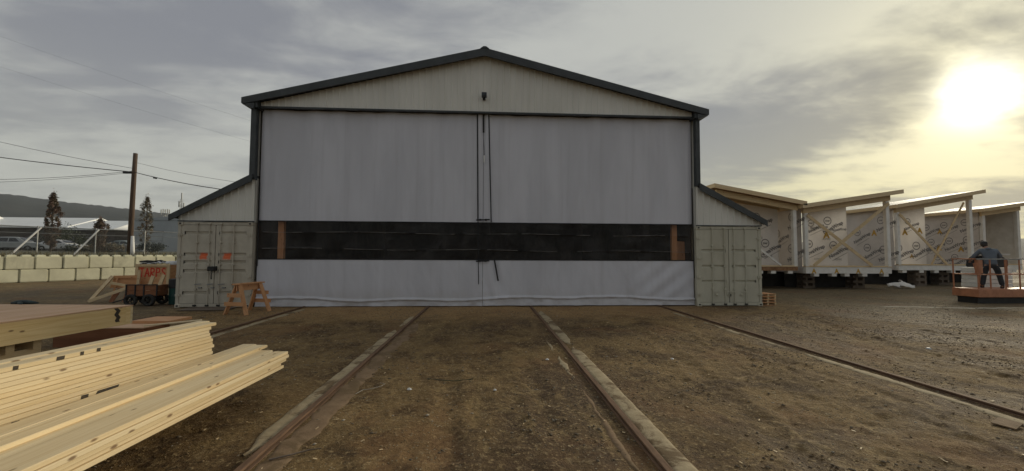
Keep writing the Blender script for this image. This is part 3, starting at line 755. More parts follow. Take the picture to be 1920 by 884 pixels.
tag(gv, 'dark teal work glove lying on the plywood of the floor panel', 'glove')
# brown plywood box and sheets behind the panel
pb = tag(empty('plywood_box', (-6.68, -6.0, 0), R(-2)), 'low brown plywood box lying behind the corner of the floor panel', 'box')
MB().box(-1.7, 0, 0, .02, 0, .36).build('front_board', 'brown_ply', pb); MB().box(-1.7, 0, .62, .64, 0, .36).build('back_board', 'brown_ply', pb)
MB().box(-1.7, -1.68, .021, .619, 0, .36).build('end_board', 'brown_ply', pb); MB().box(-.02, 0, .021, .619, 0, .36).build('end_board', 'brown_ply', pb)
MB().box(-1.71, .01, -.008, .65, .361, .379).build('lid', 'plywood', pb)
pl2 = MB().box(-.75, .02, 0, .62, 0, .055).build('plywood_offcut', 'fir_x'); pl2.location = (-6.56, -5.55, .381); pl2.rotation_euler.z = R(-3)
tag(pl2, 'thick reddish plywood offcut on top of the low brown box', 'plywood')
ws = MB().bar((0, 0, 0), (.72, .55, .02), .085, .02).build('wood_strip', 'pine_x'); ws.location = (-6.66, -6.02, .42)
tag(ws, 'thin pale wood strip jutting out beside the low brown box', 'strip')

# ---------------------------------------------------------------- sawhorse
def sawhorse():
    s = tag(empty('sawhorse', (-7.42, -1.17, 0), R(78)), 'orange tinted wooden sawhorse standing before the left container', 'sawhorse')
    MB().box(-.56, .56, -.09, .09, .885, .923).build('top_board', 'fir_x', s)
    MB().box(-.47, .47, -.019, .019, .70, .884).build('beam', 'fir_x', s)
    for sx in (-1, 1):
        for sy in (-1, 1):
            MB().bar((sx*.40, sy*.05, .882), (sx*.47, sy*.36, -.01), .038, .135, (1, 0, 0)).build('leg', 'fir_z', s)
        for z, w_ in ((.26, .33), (.52, .24)): MB().box(sx*.535-.019, sx*.535+.019, -w_, w_, z, z+.115).build('brace', 'fir_y', s)
    return s
sawhorse()
pg = MB().box(-.72, .72, -.30, .32, .0, .018).build('plywood_ramp', 'grey_ply'); pg.location = (-9.06, -.52, .022); pg.rotation_euler = (R(1.2), 0, R(2))
tag(pg, 'weathered plywood sheet lying flat before the left container doors', 'plywood')

# ---------------------------------------------------------------- wagon, crate, barrel, easel frame on the left
def wheel(parent, loc, r, wd, axis='y'):
    wgrp = empty('wheel', loc); wgrp.parent = parent
    m = MB(); n = 22
    for rr, yy in ((r*.58, -wd/2), (r*.93, -wd/2), (r, -wd*.3), (r, wd*.3), (r*.93, wd/2), (r*.58, wd/2), (r*.55, 0)):
        m.v += [(math.cos(2*math.pi*k/n)*rr, yy, math.sin(2*math.pi*k/n)*rr) for k in range(n)]
    for i in range(7):
        j = (i+1) % 7
        for k in range(n): m.f.append((i*n+k, i*n+(k+1) % n, j*n+(k+1) % n, j*n+k))
    m.build('tyre', 'rubber', wgrp, smooth=True)
    h = MB().tube([(0, -wd*.40, 0), (0, wd*.40, 0)], r*.16, 8)
    for k in range(5):
        a = 2*math.pi*k/5; h.bar((0, 0, 0), (math.cos(a)*r*.6, 0, math.sin(a)*r*.6), .03, .02, (0, 1, 0))
    h.build('rim', 'rubber' if parent.name.startswith('garden') else 'zinc', wgrp)
    return wgrp
gw = tag(empty('garden_wagon', (-11.98, .80, 0), R(4)), 'small red brown wooden wagon on black wheels beside the green barrel', 'wagon')
for z0, z1 in ((.36, .53), (.54, .71)):
    MB().box(-.44, .50, -.28, -.26, z0, z1).build('side_slat', 'brown_ply', gw); MB().box(-.44, .50, .26, .28, z0, z1).build('side_slat', 'brown_ply', gw)
    MB().box(-.46, -.441, -.26, .26, z0, z1).build('end_slat', 'brown_ply', gw); MB().box(.501, .52, -.26, .26, z0, z1).build('end_slat', 'brown_ply', gw)
MB().box(-.44, .50, -.258, .258, .34, .358).build('bed', 'brown_ply', gw)
for x in (-.45, -.17, .1, .505): MB().box(x-.02, x+.02, -.302, -.281, .33, .73).build('stake', 'black', gw)
MB().box(-.47, .53, -.31, -.283, .715, .745).build('top_rail', 'black', gw)
MB().box(-.42, .48, -.03, .03, .26, .338).box(-.30, -.24, -.30, .30, .18, .30).box(.26, .32, -.30, .30, .18, .30).build('chassis', 'black', gw)
for x in (-.27, .29):
    for y in (-.33, .33): wheel(gw, (x, y, .205), .205, .10)
MB().bar((-.5, 0, .28), (-.85, -.3, .12), .03, .03).build('draw_bar', 'black', gw)
for x0, x1, zt in ((.02, .10, 1.02), (.34, .46, 1.06)):
    sb = MB().bar((x0-.03, 0, .37), (x1, .12, zt), .12, .035, (0, 1, 0)).build('scrap_board', 'frame_z'); sb.location = (-11.98, .80, 0)
    tag(sb, 'short scrap board standing in the wagon on its left side' if x0 < .2 else 'pale scrap board leaning in the wagon near the barrel', 'board')
# green barrel
m = MB(); prof = [(.0, .0), (.26, .0), (.275, .03), (.28, .28), (.29, .30), (.28, .32), (.28, .58), (.29, .60), (.28, .62), (.275, .86), (.265, .90), (.25, .90), (.25, .82), (0, .82)]
n = 24
for r_, z_ in prof: m.v += [(math.cos(2*math.pi*k/n)*r_, math.sin(2*math.pi*k/n)*r_, z_) for k in range(n)]
for i in range(len(prof)-1):
    for k in range(n): m.f.append((i*n+k, i*n+(k+1) % n, (i+1)*n+(k+1) % n, (i+1)*n+k))
ba = tag(empty('barrel', (-11.16, 1.15, 0)), 'dark green barrel standing between the wagon and left container', 'barrel')
m.build('drum', 'teal', ba, smooth=True)
MB().tube([(0, 0, .58), (0, 0, .60), (0, 0, .90), (0, 0, .905)], [.286, .295, .292, .25], 24).build('liner_band', 'black', ba)
# tarps crate
cr = tag(empty('tarp_crate', (-13.0, 2.35, 0), R(-3)), 'tall open wooden crate with TARPS sprayed in red, behind the wagon', 'crate')
CX0, CX1, CHt = -.66, .66, 1.40
MB().box(CX0, CX1, .0, .018, .05, CHt-.03).build('front_panel', 'fir_x', cr); MB().box(CX0, CX1, .9, .918, .05, CHt-.03).build('back_panel', 'fir_x', cr)
MB().box(CX0, CX0+.018, .019, .899, .05, CHt-.03).build('side_panel', 'fir_y', cr); MB().box(CX1-.018, CX1, .019, .899, .05, CHt-.03).build('side_panel', 'fir_y', cr)
for x in (CX0+.05, CX1-.05): MB().box(x-.055, x+.055, -.038, -.001, 0, CHt-.1).build('post', 'frame_z', cr)
MB().box(CX0-.005, CX1+.005, -.040, -.001, CHt-.098, CHt).build('top_rail', 'frame_x', cr)
MB().box(CX0+.11, CX1-.11, -.036, -.001, .05, .14).build('bottom_rail', 'frame_x', cr)
MB().box(CX0, CX1, 0.019, .899, .05, .07).build('bottom', 'fir_x', cr)
LET = {'T': [[(0, 1), (.8, 1)], [(.4, 1), (.38, 0)]], 'A': [[(0, 0), (.38, 1), (.75, .02)], [(.14, .4), (.62, .42)]],
       'R': [[(.05, 0), (.08, 1), (.6, .95), (.65, .6), (.1, .5), (.7, 0)]], 'P': [[(.05, 0), (.08, 1), (.6, .95), (.65, .58), (.1, .5)]],
       'S': [[(.7, .9), (.35, 1.02), (.08, .78), (.3, .55), (.62, .4), (.6, .1), (.3, -.03), (.02, .12)]]}
xl = -.52
for ch in 'TARPS':
    lm = MB()
    for st_ in LET[ch]:
        for (a, b), (c_, d_) in zip(st_[:-1], st_[1:]):
            lm.bar((xl+a*.22, -.0035, .90+b*.34), (xl+c_*.22, -.0035, .90+d_*.34), .004, .045, (0, 0, 1)) if abs(c_-a) > abs(d_-b)*.3 else lm.bar((xl+a*.22, -.0035, .90+b*.34), (xl+c_*.22, -.0035, .90+d_*.34), .045, .004, (0, 1, 0))
    lm.build('painted_letter', 'red_spray', cr); xl += .212
tl = MB(); nx2, ny2 = 26, 14; P = []
for i in range(nx2):
    row = []
    for j in range(ny2):
        x = -.6+1.25*i/(nx2-1); y = .03+.84*j/(ny2-1)
        row.append((x, y, 1.405+.09*vnoise(np.array(i*.55), np.array(j*.6))+.05*vnoise(np.array(i*1.6+4), np.array(j*1.7))-.25*(i in (0, nx2-1))*1.0-.03*(j in (0, ny2-1))))
    P.append(row)
tp = tl.grid(P).build('folded_tarp', 'plastic_sheet', smooth=True); tp.location = (-13.0, 2.35, 0); tag(tp, 'crumpled silver and black tarp spilling over the top of the TARPS crate', 'tarp')
so_ = tp.modifiers.new('thick', 'SOLIDIFY'); so_.thickness = .03
bt = MB().tube([(-.55, .0, 1.49), (-.3, .02, 1.50), (-.05, .05, 1.49), (.15, .1, 1.51), (.35, .08, 1.49)], [.03, .055, .045, .055, .02], 7).build('rolled_tarp', 'black', smooth=True)
bt.location = (-13.0, 2.40, 0); tag(bt, 'rolled black tarp on top of the TARPS crate', 'tarp')
# leaning frame
fr = tag(empty('leaning_easel', (-13.9, 1.95, 0), R(5)), 'leaning triangular frame of pine studs and plywood left of wagon', 'frame')
MB().bar((-.74, -.28, .02), (-.30, .12, .95), .05, .12, (1, 0, 0)).build('upright', 'frame_z', fr)
MB().bar((-.72, -.32, .05), (.62, -.30, .58), .045, .11, (0, 0, 1)).build('diagonal', 'frame_x', fr)
MB().bar((-.30, .14, .91), (.56, .14, .93), .04, .10, (0, 0, 1)).build('top_rail', 'fir_x', fr)
MB().bar((-.18, -.10, .70), (.50, -.26, .60), .04, .09, (0, 0, 1)).build('strut', 'frame_x', fr)
MB().bar((.50, .15, .0), (.60, .12, 1.16), .10, .05, (0, 1, 0)).build('upright', 'frame_z', fr)
MB().bar((-.30, .10, .04), (-.12, .10, .90), .02, .05, (1, 0, 0)).build('back_leg', 'fir_z', fr)
MB().add([(-.42, .17, .5), (.52, .17, .5), (.56, .17, .90), (-.30, .17, .88), (-.42, .185, .5), (.52, .185, .5), (.56, .185, .90), (-.30, .185, .88)], [(0, 1, 2, 3), (4, 5, 6, 7), (0, 1, 5, 4), (1, 2, 6, 5), (2, 3, 7, 6), (3, 0, 4, 7)]).build('panel', 'fir_x', fr)
MB().bar((-.1, -.2, .0), (.05, .0, .48), .14, .03, (0, 1, 0)).build('leg', 'brown_ply', fr); MB().bar((.35, -.2, .0), (.35, .0, .52), .14, .03, (0, 1, 0)).build('leg', 'brown_ply', fr)
for i, (x, y, a, l) in enumerate(((-12.9, .15, 6, 1.6), (-13.6, .45, 3, 1.9))):
    q = MB().box(-l/2, l/2, -.06, .06, 0, .035).build('loose_plank', 'frame_x'); q.location = (x, y, .008); q.rotation_euler.z = R(a)
    tag(q, 'loose plank on the ground nearest the wagon wheels' if i == 0 else 'loose plank on the ground under the leaning frame', 'plank')

# ---------------------------------------------------------------- block wall
BLK, BHT, BTK = 1.205, .79, .80
def block_mesh(k):
    r_ = random.Random(k); m = MB(); h = BLK/2-.014; j = lambda a: r_.uniform(-a, a)
    m.box(-h+j(.006), h+j(.006), -BTK/2+j(.012), BTK/2, .006, BHT-.006)
    bm = bmesh.new(); me = bpy.data.meshes.new('concrete_block'); me.from_pydata(m.v, [], m.f); bm.from_mesh(me)
    bmesh.ops.recalc_face_normals(bm, faces=bm.faces); bmesh.ops.bevel(bm, geom=list(bm.edges), offset=.045, segments=2, affect='EDGES')
    bm.to_mesh(me); bm.free()
    me.materials.append(MAT['block']); return me
BMES = [block_mesh(k) for k in range(5)]
def lug_mesh():
    m = MB(); 
    for z, a, b in ((0, .20, .20), (.08, .185, .185), (.115, .13, .13)): m.v += [(-a, -b, z), (a, -b, z), (a, b, z), (-a, b, z)]
    for i in range(2):
        for k in range(4): m.f.append((i*4+k, i*4+(k+1) % 4, i*4+4+(k+1) % 4, i*4+4+k))
    m.f.append((8, 9, 10, 11)); return m.mesh('lug', 'block')
LUG = lug_mesh()
wl = tag(empty('block_wall', tuple(WA), math.atan2(WD.y, WD.x)), 'low wall of stacked pale concrete blocks across the left background', 'wall')
for row in range(2):
    for k in range(-6, 9):
        u = .12+k*BLK+(BLK/2 if row == 1 else BLK*.0)+ (0 if row else .0)
        b = link('concrete_block', BMES[(k*3+row) % 5], wl); b.location = (u, BTK/2+random.uniform(-.015, .02), row*BHT+.002); b.rotation_euler.z = R(random.uniform(-.5, .5))
        if row == 1:
            for s_ in (-.3, .3):
                l_ = link('lug', LUG, b); l_.location = (s_, 0, BHT-.008)

# dry growth behind the wall
m = MB(); rg = random.Random(2)
for i in range(5200):
    u = rg.uniform(-9, 14); s_ = rg.uniform(.95, 4.5); h_ = rg.uniform(.15, .55)*(1.2-.1*s_); p = wallp(u, s_, upper_z(u, s_)); a = rg.uniform(0, 6.28)
    d_ = Vector((math.cos(a), math.sin(a), 0))*.02; t_ = Vector((rg.gauss(0, .12), rg.gauss(0, .12), h_))
    m.add([p-d_, p+d_, p+t_], [(0, 1, 2)])
tag(m.build('dry_grass', 'grass'), 'dry brown grass growing along the top of the block wall', 'grass', kind='stuff')

# ---------------------------------------------------------------- chain link fence
fz = lambda u: upper_z(u, 3.2)
fe = tag(empty('chain_link_fence', tuple(wallp(0, 3.2, 1.5)), math.atan2(WD.y, WD.x)), 'grey chain link fence with pipe braces behind the block wall', 'fence')
FT = 2.05
for u in np.arange(-6.5, 22.1, 2.85): MB().tube([(u, 0, -.2), (u, 0, FT+.06)], .042, 8).build('post', 'zinc', fe)
MB().tube([(-6.5, 0, FT), (22.1, 0, FT)], .032, 8).build('top_rail', 'zinc', fe)
MB().tube([(-6.5, .02, FT-.42), (22.1, .02, FT-.42)], .016, 6).build('mid_rail', 'zinc', fe)
wm = MB(); st_ = .11; hh = FT-.06
for i in range(int(28.6/st_)):
    for s_ in (-1, 1):
        x = -6.5+i*st_; x2 = x+s_*hh
        if -6.5 <= x2 <= 22.1: wm.add([(x-.003, .012*s_, .05), (x+.003, .012*s_, .05), (x2+.003, .012*s_, FT-.01), (x2-.003, .012*s_, FT-.01)], [(0, 1, 2, 3)])
w_ = wm.build('wire_mesh', 'zinc', fe); w_['kind'] = 'stuff'
for u in (2.2, 5.05, -.8):
    MB().tube([(u, -.02, FT-.03), (u-1.45, -.42, .02)], .055, 8).build('brace_pipe', 'white', fe)

# ---------------------------------------------------------------- utility pole and cables
PP = Vector((-27.0, 18.2, 0)); pz0 = 1.5
up_ = tag(empty('utility_pole', (PP.x, PP.y, 1.4)), 'dark wooden utility pole standing behind the block wall', 'pole')
MB().tube([(0, 0, 0), (.02, 0, 3), (.05, 0, 6), (.09, 0, 8.02)], [.175, .165, .15, .135], 14).build('shaft', 'pole', up_, smooth=True)
MB().tube([(.33, -.12, 0), (.30, -.12, .7), (.24, -.1, 1.7)], [.16, .13, .10], 10).build('guy_guard', 'white', up_, smooth=True)
MB().box(-.72, -.12, -.10, .06, 6.45, 6.60).build('splice_case', 'black', up_, bevel=.03)
MB().tube([(-.15, 0, 6.52), (.06, 0, 6.56)], .03, 6).build('bracket', 'steel', up_)
def cable(a, b, sag, r, label, name='overhead_cable'):
    a, b = Vector(a), Vector(b); pts = []
    for i in range(25):
        t = i/24; p = a.lerp(b, t); p.z -= sag*4*t*(1-t); pts.append(p)
    return tag(MB().tube(pts, r, 5).build(name, 'black'), label, 'cable', 'overhead cables')
A0 = (PP.x+.05, PP.y, 7.98)
cable((-46, 17.2, 10.3), A0, .25, .030, 'thick black cable running down from the left edge to the utility pole')
cable((-46, 17.0, 12.6), (PP.x+.05, PP.y, 8.25), .35, .014, 'thin cable above the thick one, from the left edge to the pole')
cable((-46, 18.8, 7.5), (PP.x-.1, PP.y, 8.05), .45, .015, 'slack thin cable sagging towards the pole from the left')
cable((-46, 19.2, 7.1), (PP.x-.1, PP.y, 7.95), .35, .013, 'lowest cable on the left, sagging below the thick one')
cable(A0, (-8.2, 8.0, 4.75), .35, .026, 'thick black cable from the pole to the left lean-to roof')
cable((PP.x+.05, PP.y, 8.75), (-8.2, 9.0, 5.3), .35, .010, 'thin cable from the pole to the workshop, above the thick one')
cable((-60, 30, 24.0), (-10, 36, 10.6), .6, .006, 'faint thin cable crossing high above the utility pole')
cable((-60, 30, 27.5), (-10, 36, 12.4), .6, .006, 'faint thin cable highest over the utility pole')
sc_ = MB().box(-.2, .2, -.05, .05, -.06, .06).build('splice_sleeve', 'black', bevel=.02); sc_.location = (-24.2, 16.65, 7.28); sc_.rotation_euler = (0, R(9), R(-28))
tag(sc_, 'small black splice sleeve on the cable right of the pole', 'splice')

# ---------------------------------------------------------------- trees
def leaf_cloud(n, fn, size, seed):
    """n leaf-sized faces, spread through the crown by fn(random) -> point"""
    r_ = random.Random(seed); m = MB()
    for i in range(n):
        p = Vector(fn(r_)); a = Vector((r_.gauss(0, 1), r_.gauss(0, 1), r_.gauss(0, .7))).normalized(); b = a.cross(Vector((r_.gauss(0, 1), r_.gauss(0, 1), r_.gauss(0, 1)))).normalized()
        s = size*r_.uniform(.6, 1.4); m.add([p-a*s, p+b*s*.55, p+a*s, p-b*s*.55], [(0, 1, 2, 3)])
    return m
def columnar(loc, h, rad, mat, label, seed, n=2600, bare=.06):
    t = tag(empty('columnar_tree', loc), label, 'tree', 'trees beyond the fence'); r_ = random.Random(seed)
    MB().tube([(0, 0, -.2), (.03, 0, h*.4), (0, .04, h*.8), (0, 0, h*.99)], [.11, .08, .045, .012], 7).build('trunk', 'bark', t)
    lm = MB(); cl = []
    for i in range(46):
        z = h*(bare+(1-bare)*i/46); a = i*2.4; rr = rad*(math.sin(math.pi*min(1, .12+.95*(i/46)))**.6)*r_.uniform(.55, 1.1)*(1 if i < 36 else .75)
        e = Vector((math.cos(a)*rr, math.sin(a)*rr, z+rr*1.1)); cl.append((e, r_.uniform(.14, .30)*rad*1.2))
        lm.tube([(0, 0, z-.1), tuple(e*.55+Vector((0, 0, z*.42))), tuple(e)], [.025, .016, .005], 4)
    lm.build('limbs', 'bark', t)['kind'] = 'stuff'
    def fn(q):
        e, s = cl[int(q.random()**1.1*len(cl)) % len(cl)]; return e+Vector((q.gauss(0, s*.55), q.gauss(0, s*.55), q.gauss(0, s*.9)))
    leaf_cloud(n, fn, .08, seed).build('crown', mat, t)
    return t
gz = 1.95
columnar((-49.4, 35, gz), 6.6, .62, 'leaf_red', 'tall narrow russet tree nearest the left edge, behind the fence', 11, 7000)
columnar((-44.2, 35, gz), 3.7, .62, 'leaf_red', 'short narrow russet tree between the tall tree and the pole', 12, 3800)
columnar((-39.2, 35, gz), 6.4, .62, 'leaf_pale', 'tall thin autumn tree with sparse top right of the pole', 13, 2400, .05)
def bush(loc, rx, rz, mat, label, seed, n=1500, name='bush'):
    t = tag(empty(name, loc), label, 'bush', 'bushes beyond the fence'); r_ = random.Random(seed); cl = []; lm = MB()
    for i in range(16):
        a = r_.uniform(0, 6.28); q = r_.random()**.5; e = Vector((math.cos(a)*rx*q, math.sin(a)*rx*q*.8, rz*r_.uniform(.35, 1)*(1-.45*q))); cl.append(e)
        lm.tube([(0, 0, -.1), tuple(e*.5), tuple(e)], [.04, .025, .008], 4)
    lm.build('stems', 'bark', t)['kind'] = 'stuff'
    leaf_cloud(n, lambda q: q.choice(cl)+Vector((q.gauss(0, rx*.2), q.gauss(0, rx*.2), q.gauss(0, rz*.13))), .09, seed).build('foliage', mat, t)
bush((-54.5, 42, gz), 1.7, 3.2, 'leaf_green', 'rounded dark bush in front of the white roofed warehouse', 21, 2200)
bush((-37.0, 33, gz), 1.0, 1.2, 'leaf_spruce', 'low dark spruce bush beside the fence near the container', 22)
bush((-44.8, 36.5, gz), 2.2, 1.1, 'leaf_pale', 'low yellowish bush left of the utility pole', 23)
bush((-49.6, 40, gz), 2.6, 1.2, 'leaf_green', 'wide low bush below the rounded dark bush', 24)
bush((-61, 47, gz), 1.4, 3.6, 'leaf_green', 'dark bush poking up at the left edge before the warehouse', 25)

# ---------------------------------------------------------------- far buildings
MAT['shed_roof'] = plain('shed_roof', (.86, .87, .85), (.78, .79, .77), .4, .45, 0, .1)
MAT['shed_wall'] = plain('shed_wall', (.075, .06, .052), (.05, .042, .038), .6, .8)
MAT['grey_wall'] = plain('grey_wall', (.36, .39, .40), (.31, .335, .35), .5, .6)
def shed(x0, x1, y, dep, zw, zr, label, name='warehouse', wallmat='shed_wall', rake=1.2, base=1.6):
    """long low shed whose roof slopes up and away from us"""
    t = tag(empty(name, ((x0+x1)/2, y, base)), label, 'warehouse'); c = (x0+x1)/2; h = dep/2
    P = lambda mb, n, mt, par=t: mb.build(n, mt, par)
    P(MB().box(x0-c, x1-c, 0, dep, 0, zw-base), 'wall', wallmat)
    a, b = x0-c-.5, x1-c+.5; ez, rz = zw-base-.05, zr-base
    P(MB().add([(a, -.7, ez), (b, -.7, ez), (b-rake, h, rz), (a+rake, h, rz), (a, -.7, ez-.22), (b, -.7, ez-.22), (b-rake, h, rz-.22), (a+rake, h, rz-.22)], [(0, 1, 2, 3), (7, 6, 5, 4), (0, 1, 5, 4), (1, 2, 6, 5), (2, 3, 7, 6), (3, 0, 4, 7)]), 'roof', 'shed_roof')
    P(MB().add([(a, dep+.7, ez), (b, dep+.7, ez), (b-rake, h+.01, rz), (a+rake, h+.01, rz), (a, dep+.7, ez-.22), (b, dep+.7, ez-.22), (b-rake, h+.01, rz-.22), (a+rake, h+.01, rz-.22)], [(0, 1, 2, 3), (7, 6, 5, 4), (0, 1, 5, 4), (1, 2, 6, 5), (2, 3, 7, 6), (3, 0, 4, 7)]), 'rear_roof', 'shed_roof')
    for e_, r3 in ((b, b-rake), (a, a+rake)): P(MB().add([(e_, -.7, ez), (e_, dep+.7, ez), (r3, h, rz), (e_, -.7, ez-.22), (e_, dep+.7, ez-.22), (r3, h, rz-.22)], [(0, 1, 2), (3, 4, 5), (0, 1, 4, 3)]), 'hip_end', 'shed_roof')
    k = 0; x = x0-c+1.2
    while x < x1-c-2.4:
        q = P(MB().box(x, x+1.6, -.04, .02, .6, min(2.8, zw-base-1.0)), 'bay_door' if k % 2 else 'window', 'glass' if k % 2 == 0 else 'shed_wall'); P(MB().box(x-.06, x+1.66, -.06, -.041, min(2.8, zw-base-1.0), min(2.8, zw-base-1.0)+.1), 'lintel', 'zinc', q); x += 2.9; k += 1
    return t
shed(-108, -88.4, 56, 12, 6.4, 10.4, 'white roofed warehouse with the taller roof at the far left edge', rake=1.6)
shed(-92, -72.6, 61, 12, 6.35, 8.35, 'long white roofed warehouse with dark walls behind the russet tree', rake=.6)
shed(-73.3, -64.2, 60, 11, 5.95, 7.75, 'white roofed warehouse with dark walls left of the utility pole', rake=1.0)
shed(-64.5, -57.2, 72, 8, 5.9, 7.0, 'small white shed behind the utility pole', wallmat='white', rake=.3)
g = tag(empty('grey_building', (-55.2, 58, 1.6)), 'blue grey metal building with a wide overhead door beside the left container', 'building')
MB().box(-4.4, 9, 0, 14, 0, 5.75).build('wall', 'grey_wall', g)
MB().prism([(-4.6, 5.76), (2.3, 6.5), (9.2, 5.76)], -.1, 14.1).build('roof', 'grey_wall', g)
dr_ = MB().box(-2.9, .5, -.05, .0, 0, 3.75).build('overhead_door', 'grey_wall', g)
MB().box(-3.1, .7, -.10, -.051, 3.75, 3.92).build('door_lintel', 'shed_wall', dr_)
for z in (.75, 1.5, 2.25, 3.0): MB().box(-2.9, .5, -.06, -.051, z, z+.03).build('door_rib', 'shed_wall', dr_)
MB().box(-1.6, -1.0, -.3, .0, 4.75, 4.95).build('wall_lamp', 'white', g)
lw = tag(MB().box(-2.6, 2.6, 0, .35, 0, .95).build('low_barrier', 'grey_wall', bevel=.05), 'low pale grey barrier behind the fence left of the pole', 'barrier'); lw.location = (-44.6, 38.2, 1.95)
# radio masts
def mast(loc, h, wd, label, heads):
    t = tag(empty('radio_mast', loc), label, 'mast', 'radio masts')
    for sx in (-1, 1):
        for sy in (-1, 1): MB().bar((sx*wd, sy*wd, 0), (sx*wd*.6, sy*wd*.6, h), .10, .10).build('mast_leg', 'zinc', t)
    m = MB(); n = int(h/1.2)
    for i in range(n):
        z = h*i/n; z2 = h*(i+1)/n; f = 1-.4*i/n
        m.bar((-wd*f, -wd*f, z), (wd*f, -wd*f, z2), .05, .05); m.bar((-wd*f, -wd*f, z), (wd*f, -wd*f, z), .05, .05)
    m.build('lattice', 'zinc', t)['kind'] = 'stuff'
    for k, (dx, z, hh_) in enumerate(heads): MB().box(dx-.16, dx+.16, -.12, .12, z, z+hh_).build('antenna', 'zinc', t)
    if heads: MB().box(min(d[0] for d in heads)-.2, max(d[0] for d in heads)+.2, -.06, .06, heads[0][1]+.3, heads[0][1]+.42).build('platform', 'zinc', t)
mast((-123.6, 150, 0), 17.2, .55, 'short radio mast with a square antenna head above grey building', [(-1.5, 16.6, 1.9), (-.75, 16.6, 2.1), (0, 16.6, 2.0), (.8, 16.6, 2.1), (1.5, 16.6, 1.9)])
mast((-117.8, 150, 0), 22.5, .45, 'taller thin radio mast beside the left lean-to roof', [(-.9, 19.5, 2.3), (.9, 19.3, 1.8), (0, 22.4, 2.6)])

# ---------------------------------------------------------------- parked cars behind the fence
def car(loc, rz, paint, label, kind='suv'):
    t = tag(empty('parked_car', loc, rz), label, 'car', 'cars parked behind the fence'); L = 4.5; W = .9
    if kind == 'suv': body = [(-2.2, .38), (-2.25, .75), (-2.1, 1.0), (-1.1, 1.08), (1.9, 1.08), (2.2, 1.0), (2.25, .5), (2.15, .36)]; cab = [(-1.15, 1.08), (-.45, 1.62), (.2, 1.70), (1.7, 1.66), (2.12, 1.06)]
    else: body = [(-2.2, .32), (-2.25, .6), (-2.05, .82), (-1.0, .94), (1.6, .98), (2.2, .92), (2.25, .5), (2.15, .30)]; cab = [(-1.0, .94), (-.3, 1.36), (.3, 1.45), (.95, 1.38), (1.75, .98)]
    MB().prism(body, -W, W).build('body', paint, t, bevel=.07)
    m = MB(); n = len(cab); s0 = .96; s1 = .74; zt = max(z for _, z in cab); zb = min(z for _, z in cab)
    wv = lambda z: W*(s0+(s1-s0)*(z-zb)/(zt-zb))
    m.v += [(x, -wv(z), z) for x, z in cab]+[(x, wv(z), z) for x, z in cab]
    m.f.append(tuple(range(n))); m.f.append(tuple(range(2*n-1, n-1, -1)))
    for i in range(n-1): m.f.append((i, n+i, n+i+1, i+1))
    m.build('cabin', paint, t, bevel=.03)
    for sy in (-1, 1):
        zz0, zz1 = zb+.06, zt-.14
        for xa, xb in ((-.62, .30), (.38, 1.35)):
            y0, y1 = sy*(wv(zz0)+.004), sy*(wv(zz1)+.004); sk = .42 if xa < 0 else 0; sk2 = .25 if xb > 1 else 0
            MB().add([(xa, y0, zz0), (xb, y0, zz0), (xb-sk2, y1, zz1), (xa+sk, y1, zz1)], [(0, 1, 2, 3)]).build('side_window', 'glass', t)
        for x in (-1.38, 1.38):
            wheel(t, (x, sy*(W-.08), .34), .34, .22)
        MB().box(-2.262, -2.20, sy*.72-.16, sy*.72+.16, .66, .82).build('headlight', 'steel', t)
        MB().box(2.20, 2.262, sy*.74-.13, sy*.74+.13, .68, .88).build('tail_light', 'red_spray', t)
    (xa, za), (xb, zb2) = cab[0], cab[1]
    MB().add([(xa+.10, -wv(za+.08)+.1, za+.10), (xa+.10, wv(za+.08)-.1, za+.10), (xb-.06, wv(zb2)-.06, zb2-.02), (xb-.06, -wv(zb2)+.06, zb2-.02)], [(0, 1, 2, 3)]).build('windscreen', 'glass', t).location = (-.03, 0, .02)
    (xa, za), (xb, zb2) = cab[-1], cab[-2]
    MB().add([(xa-.05, -wv(za)+.1, za+.10), (xa-.05, wv(za)-.1, za+.10), (xb+.03, wv(zb2)-.06, zb2-.06), (xb+.03, -wv(zb2)+.06, zb2-.06)], [(0, 1, 2, 3)]).build('rear_window', 'glass', t).location = (.03, 0, .02)
    return t
MAT['car_white'] = plain('car_white', (.62, .63, .63), (.55, .56, .56), 1, .3); MAT['car_silver'] = plain('car_silver', (.36, .38, .38), None, 1, .35, .3); MAT['car_teal'] = plain('car_teal', (.25, .31, .31), None, 1, .35)
car((-56.2, 38.0, 1.98), R(200), 'car_silver', 'silver sport utility car parked at the left edge behind the fence', 'suv')
car((-52.6, 39.5, 1.98), R(190), 'car_white', 'low white car parked right of the silver one behind the fence', 'sedan')
car((-46.6, 41.5, 1.98), R(188), 'car_teal', 'pale teal car parked between the bushes behind the fence', 'sedan')

# ---------------------------------------------------------------- house modules on the right
def text_mesh(txt, size, bold=.0):
    cu = bpy.data.curves.new('t', 'FONT'); cu.body = txt; cu.size = size; cu.align_x = 'CENTER'; cu.offset = bold; cu.resolution_u = 2
    ob = bpy.data.objects.new('t', cu); col.objects.link(ob); bpy.context.view_layer.update()
    me = bpy.data.meshes.new_from_object(ob.evaluated_get(bpy.context.evaluated_depsgraph_get()))
    v = [(p.co.x, 0, p.co.y) for p in me.vertices]; f = [tuple(p.vertices) for p in me.polygons]
    bpy.data.objects.remove(ob); bpy.data.meshes.remove(me); return v, f
def ring(m, cx, cz, r0, r1, n=24):
    o = len(m.v); m.v += [(cx+math.cos(2*math.pi*k/n)*r_, 0, cz+math.sin(2*math.pi*k/n)*r_) for r_ in (r0, r1) for k in range(n)]
    for k in range(n): m.f.append((o+k, o+(k+1) % n, o+n+(k+1) % n, o+n+k))
def turn(v, a): return [(x*math.cos(a)-z*math.sin(a), y, x*math.sin(a)+z*math.cos(a)) for x, y, z in v]
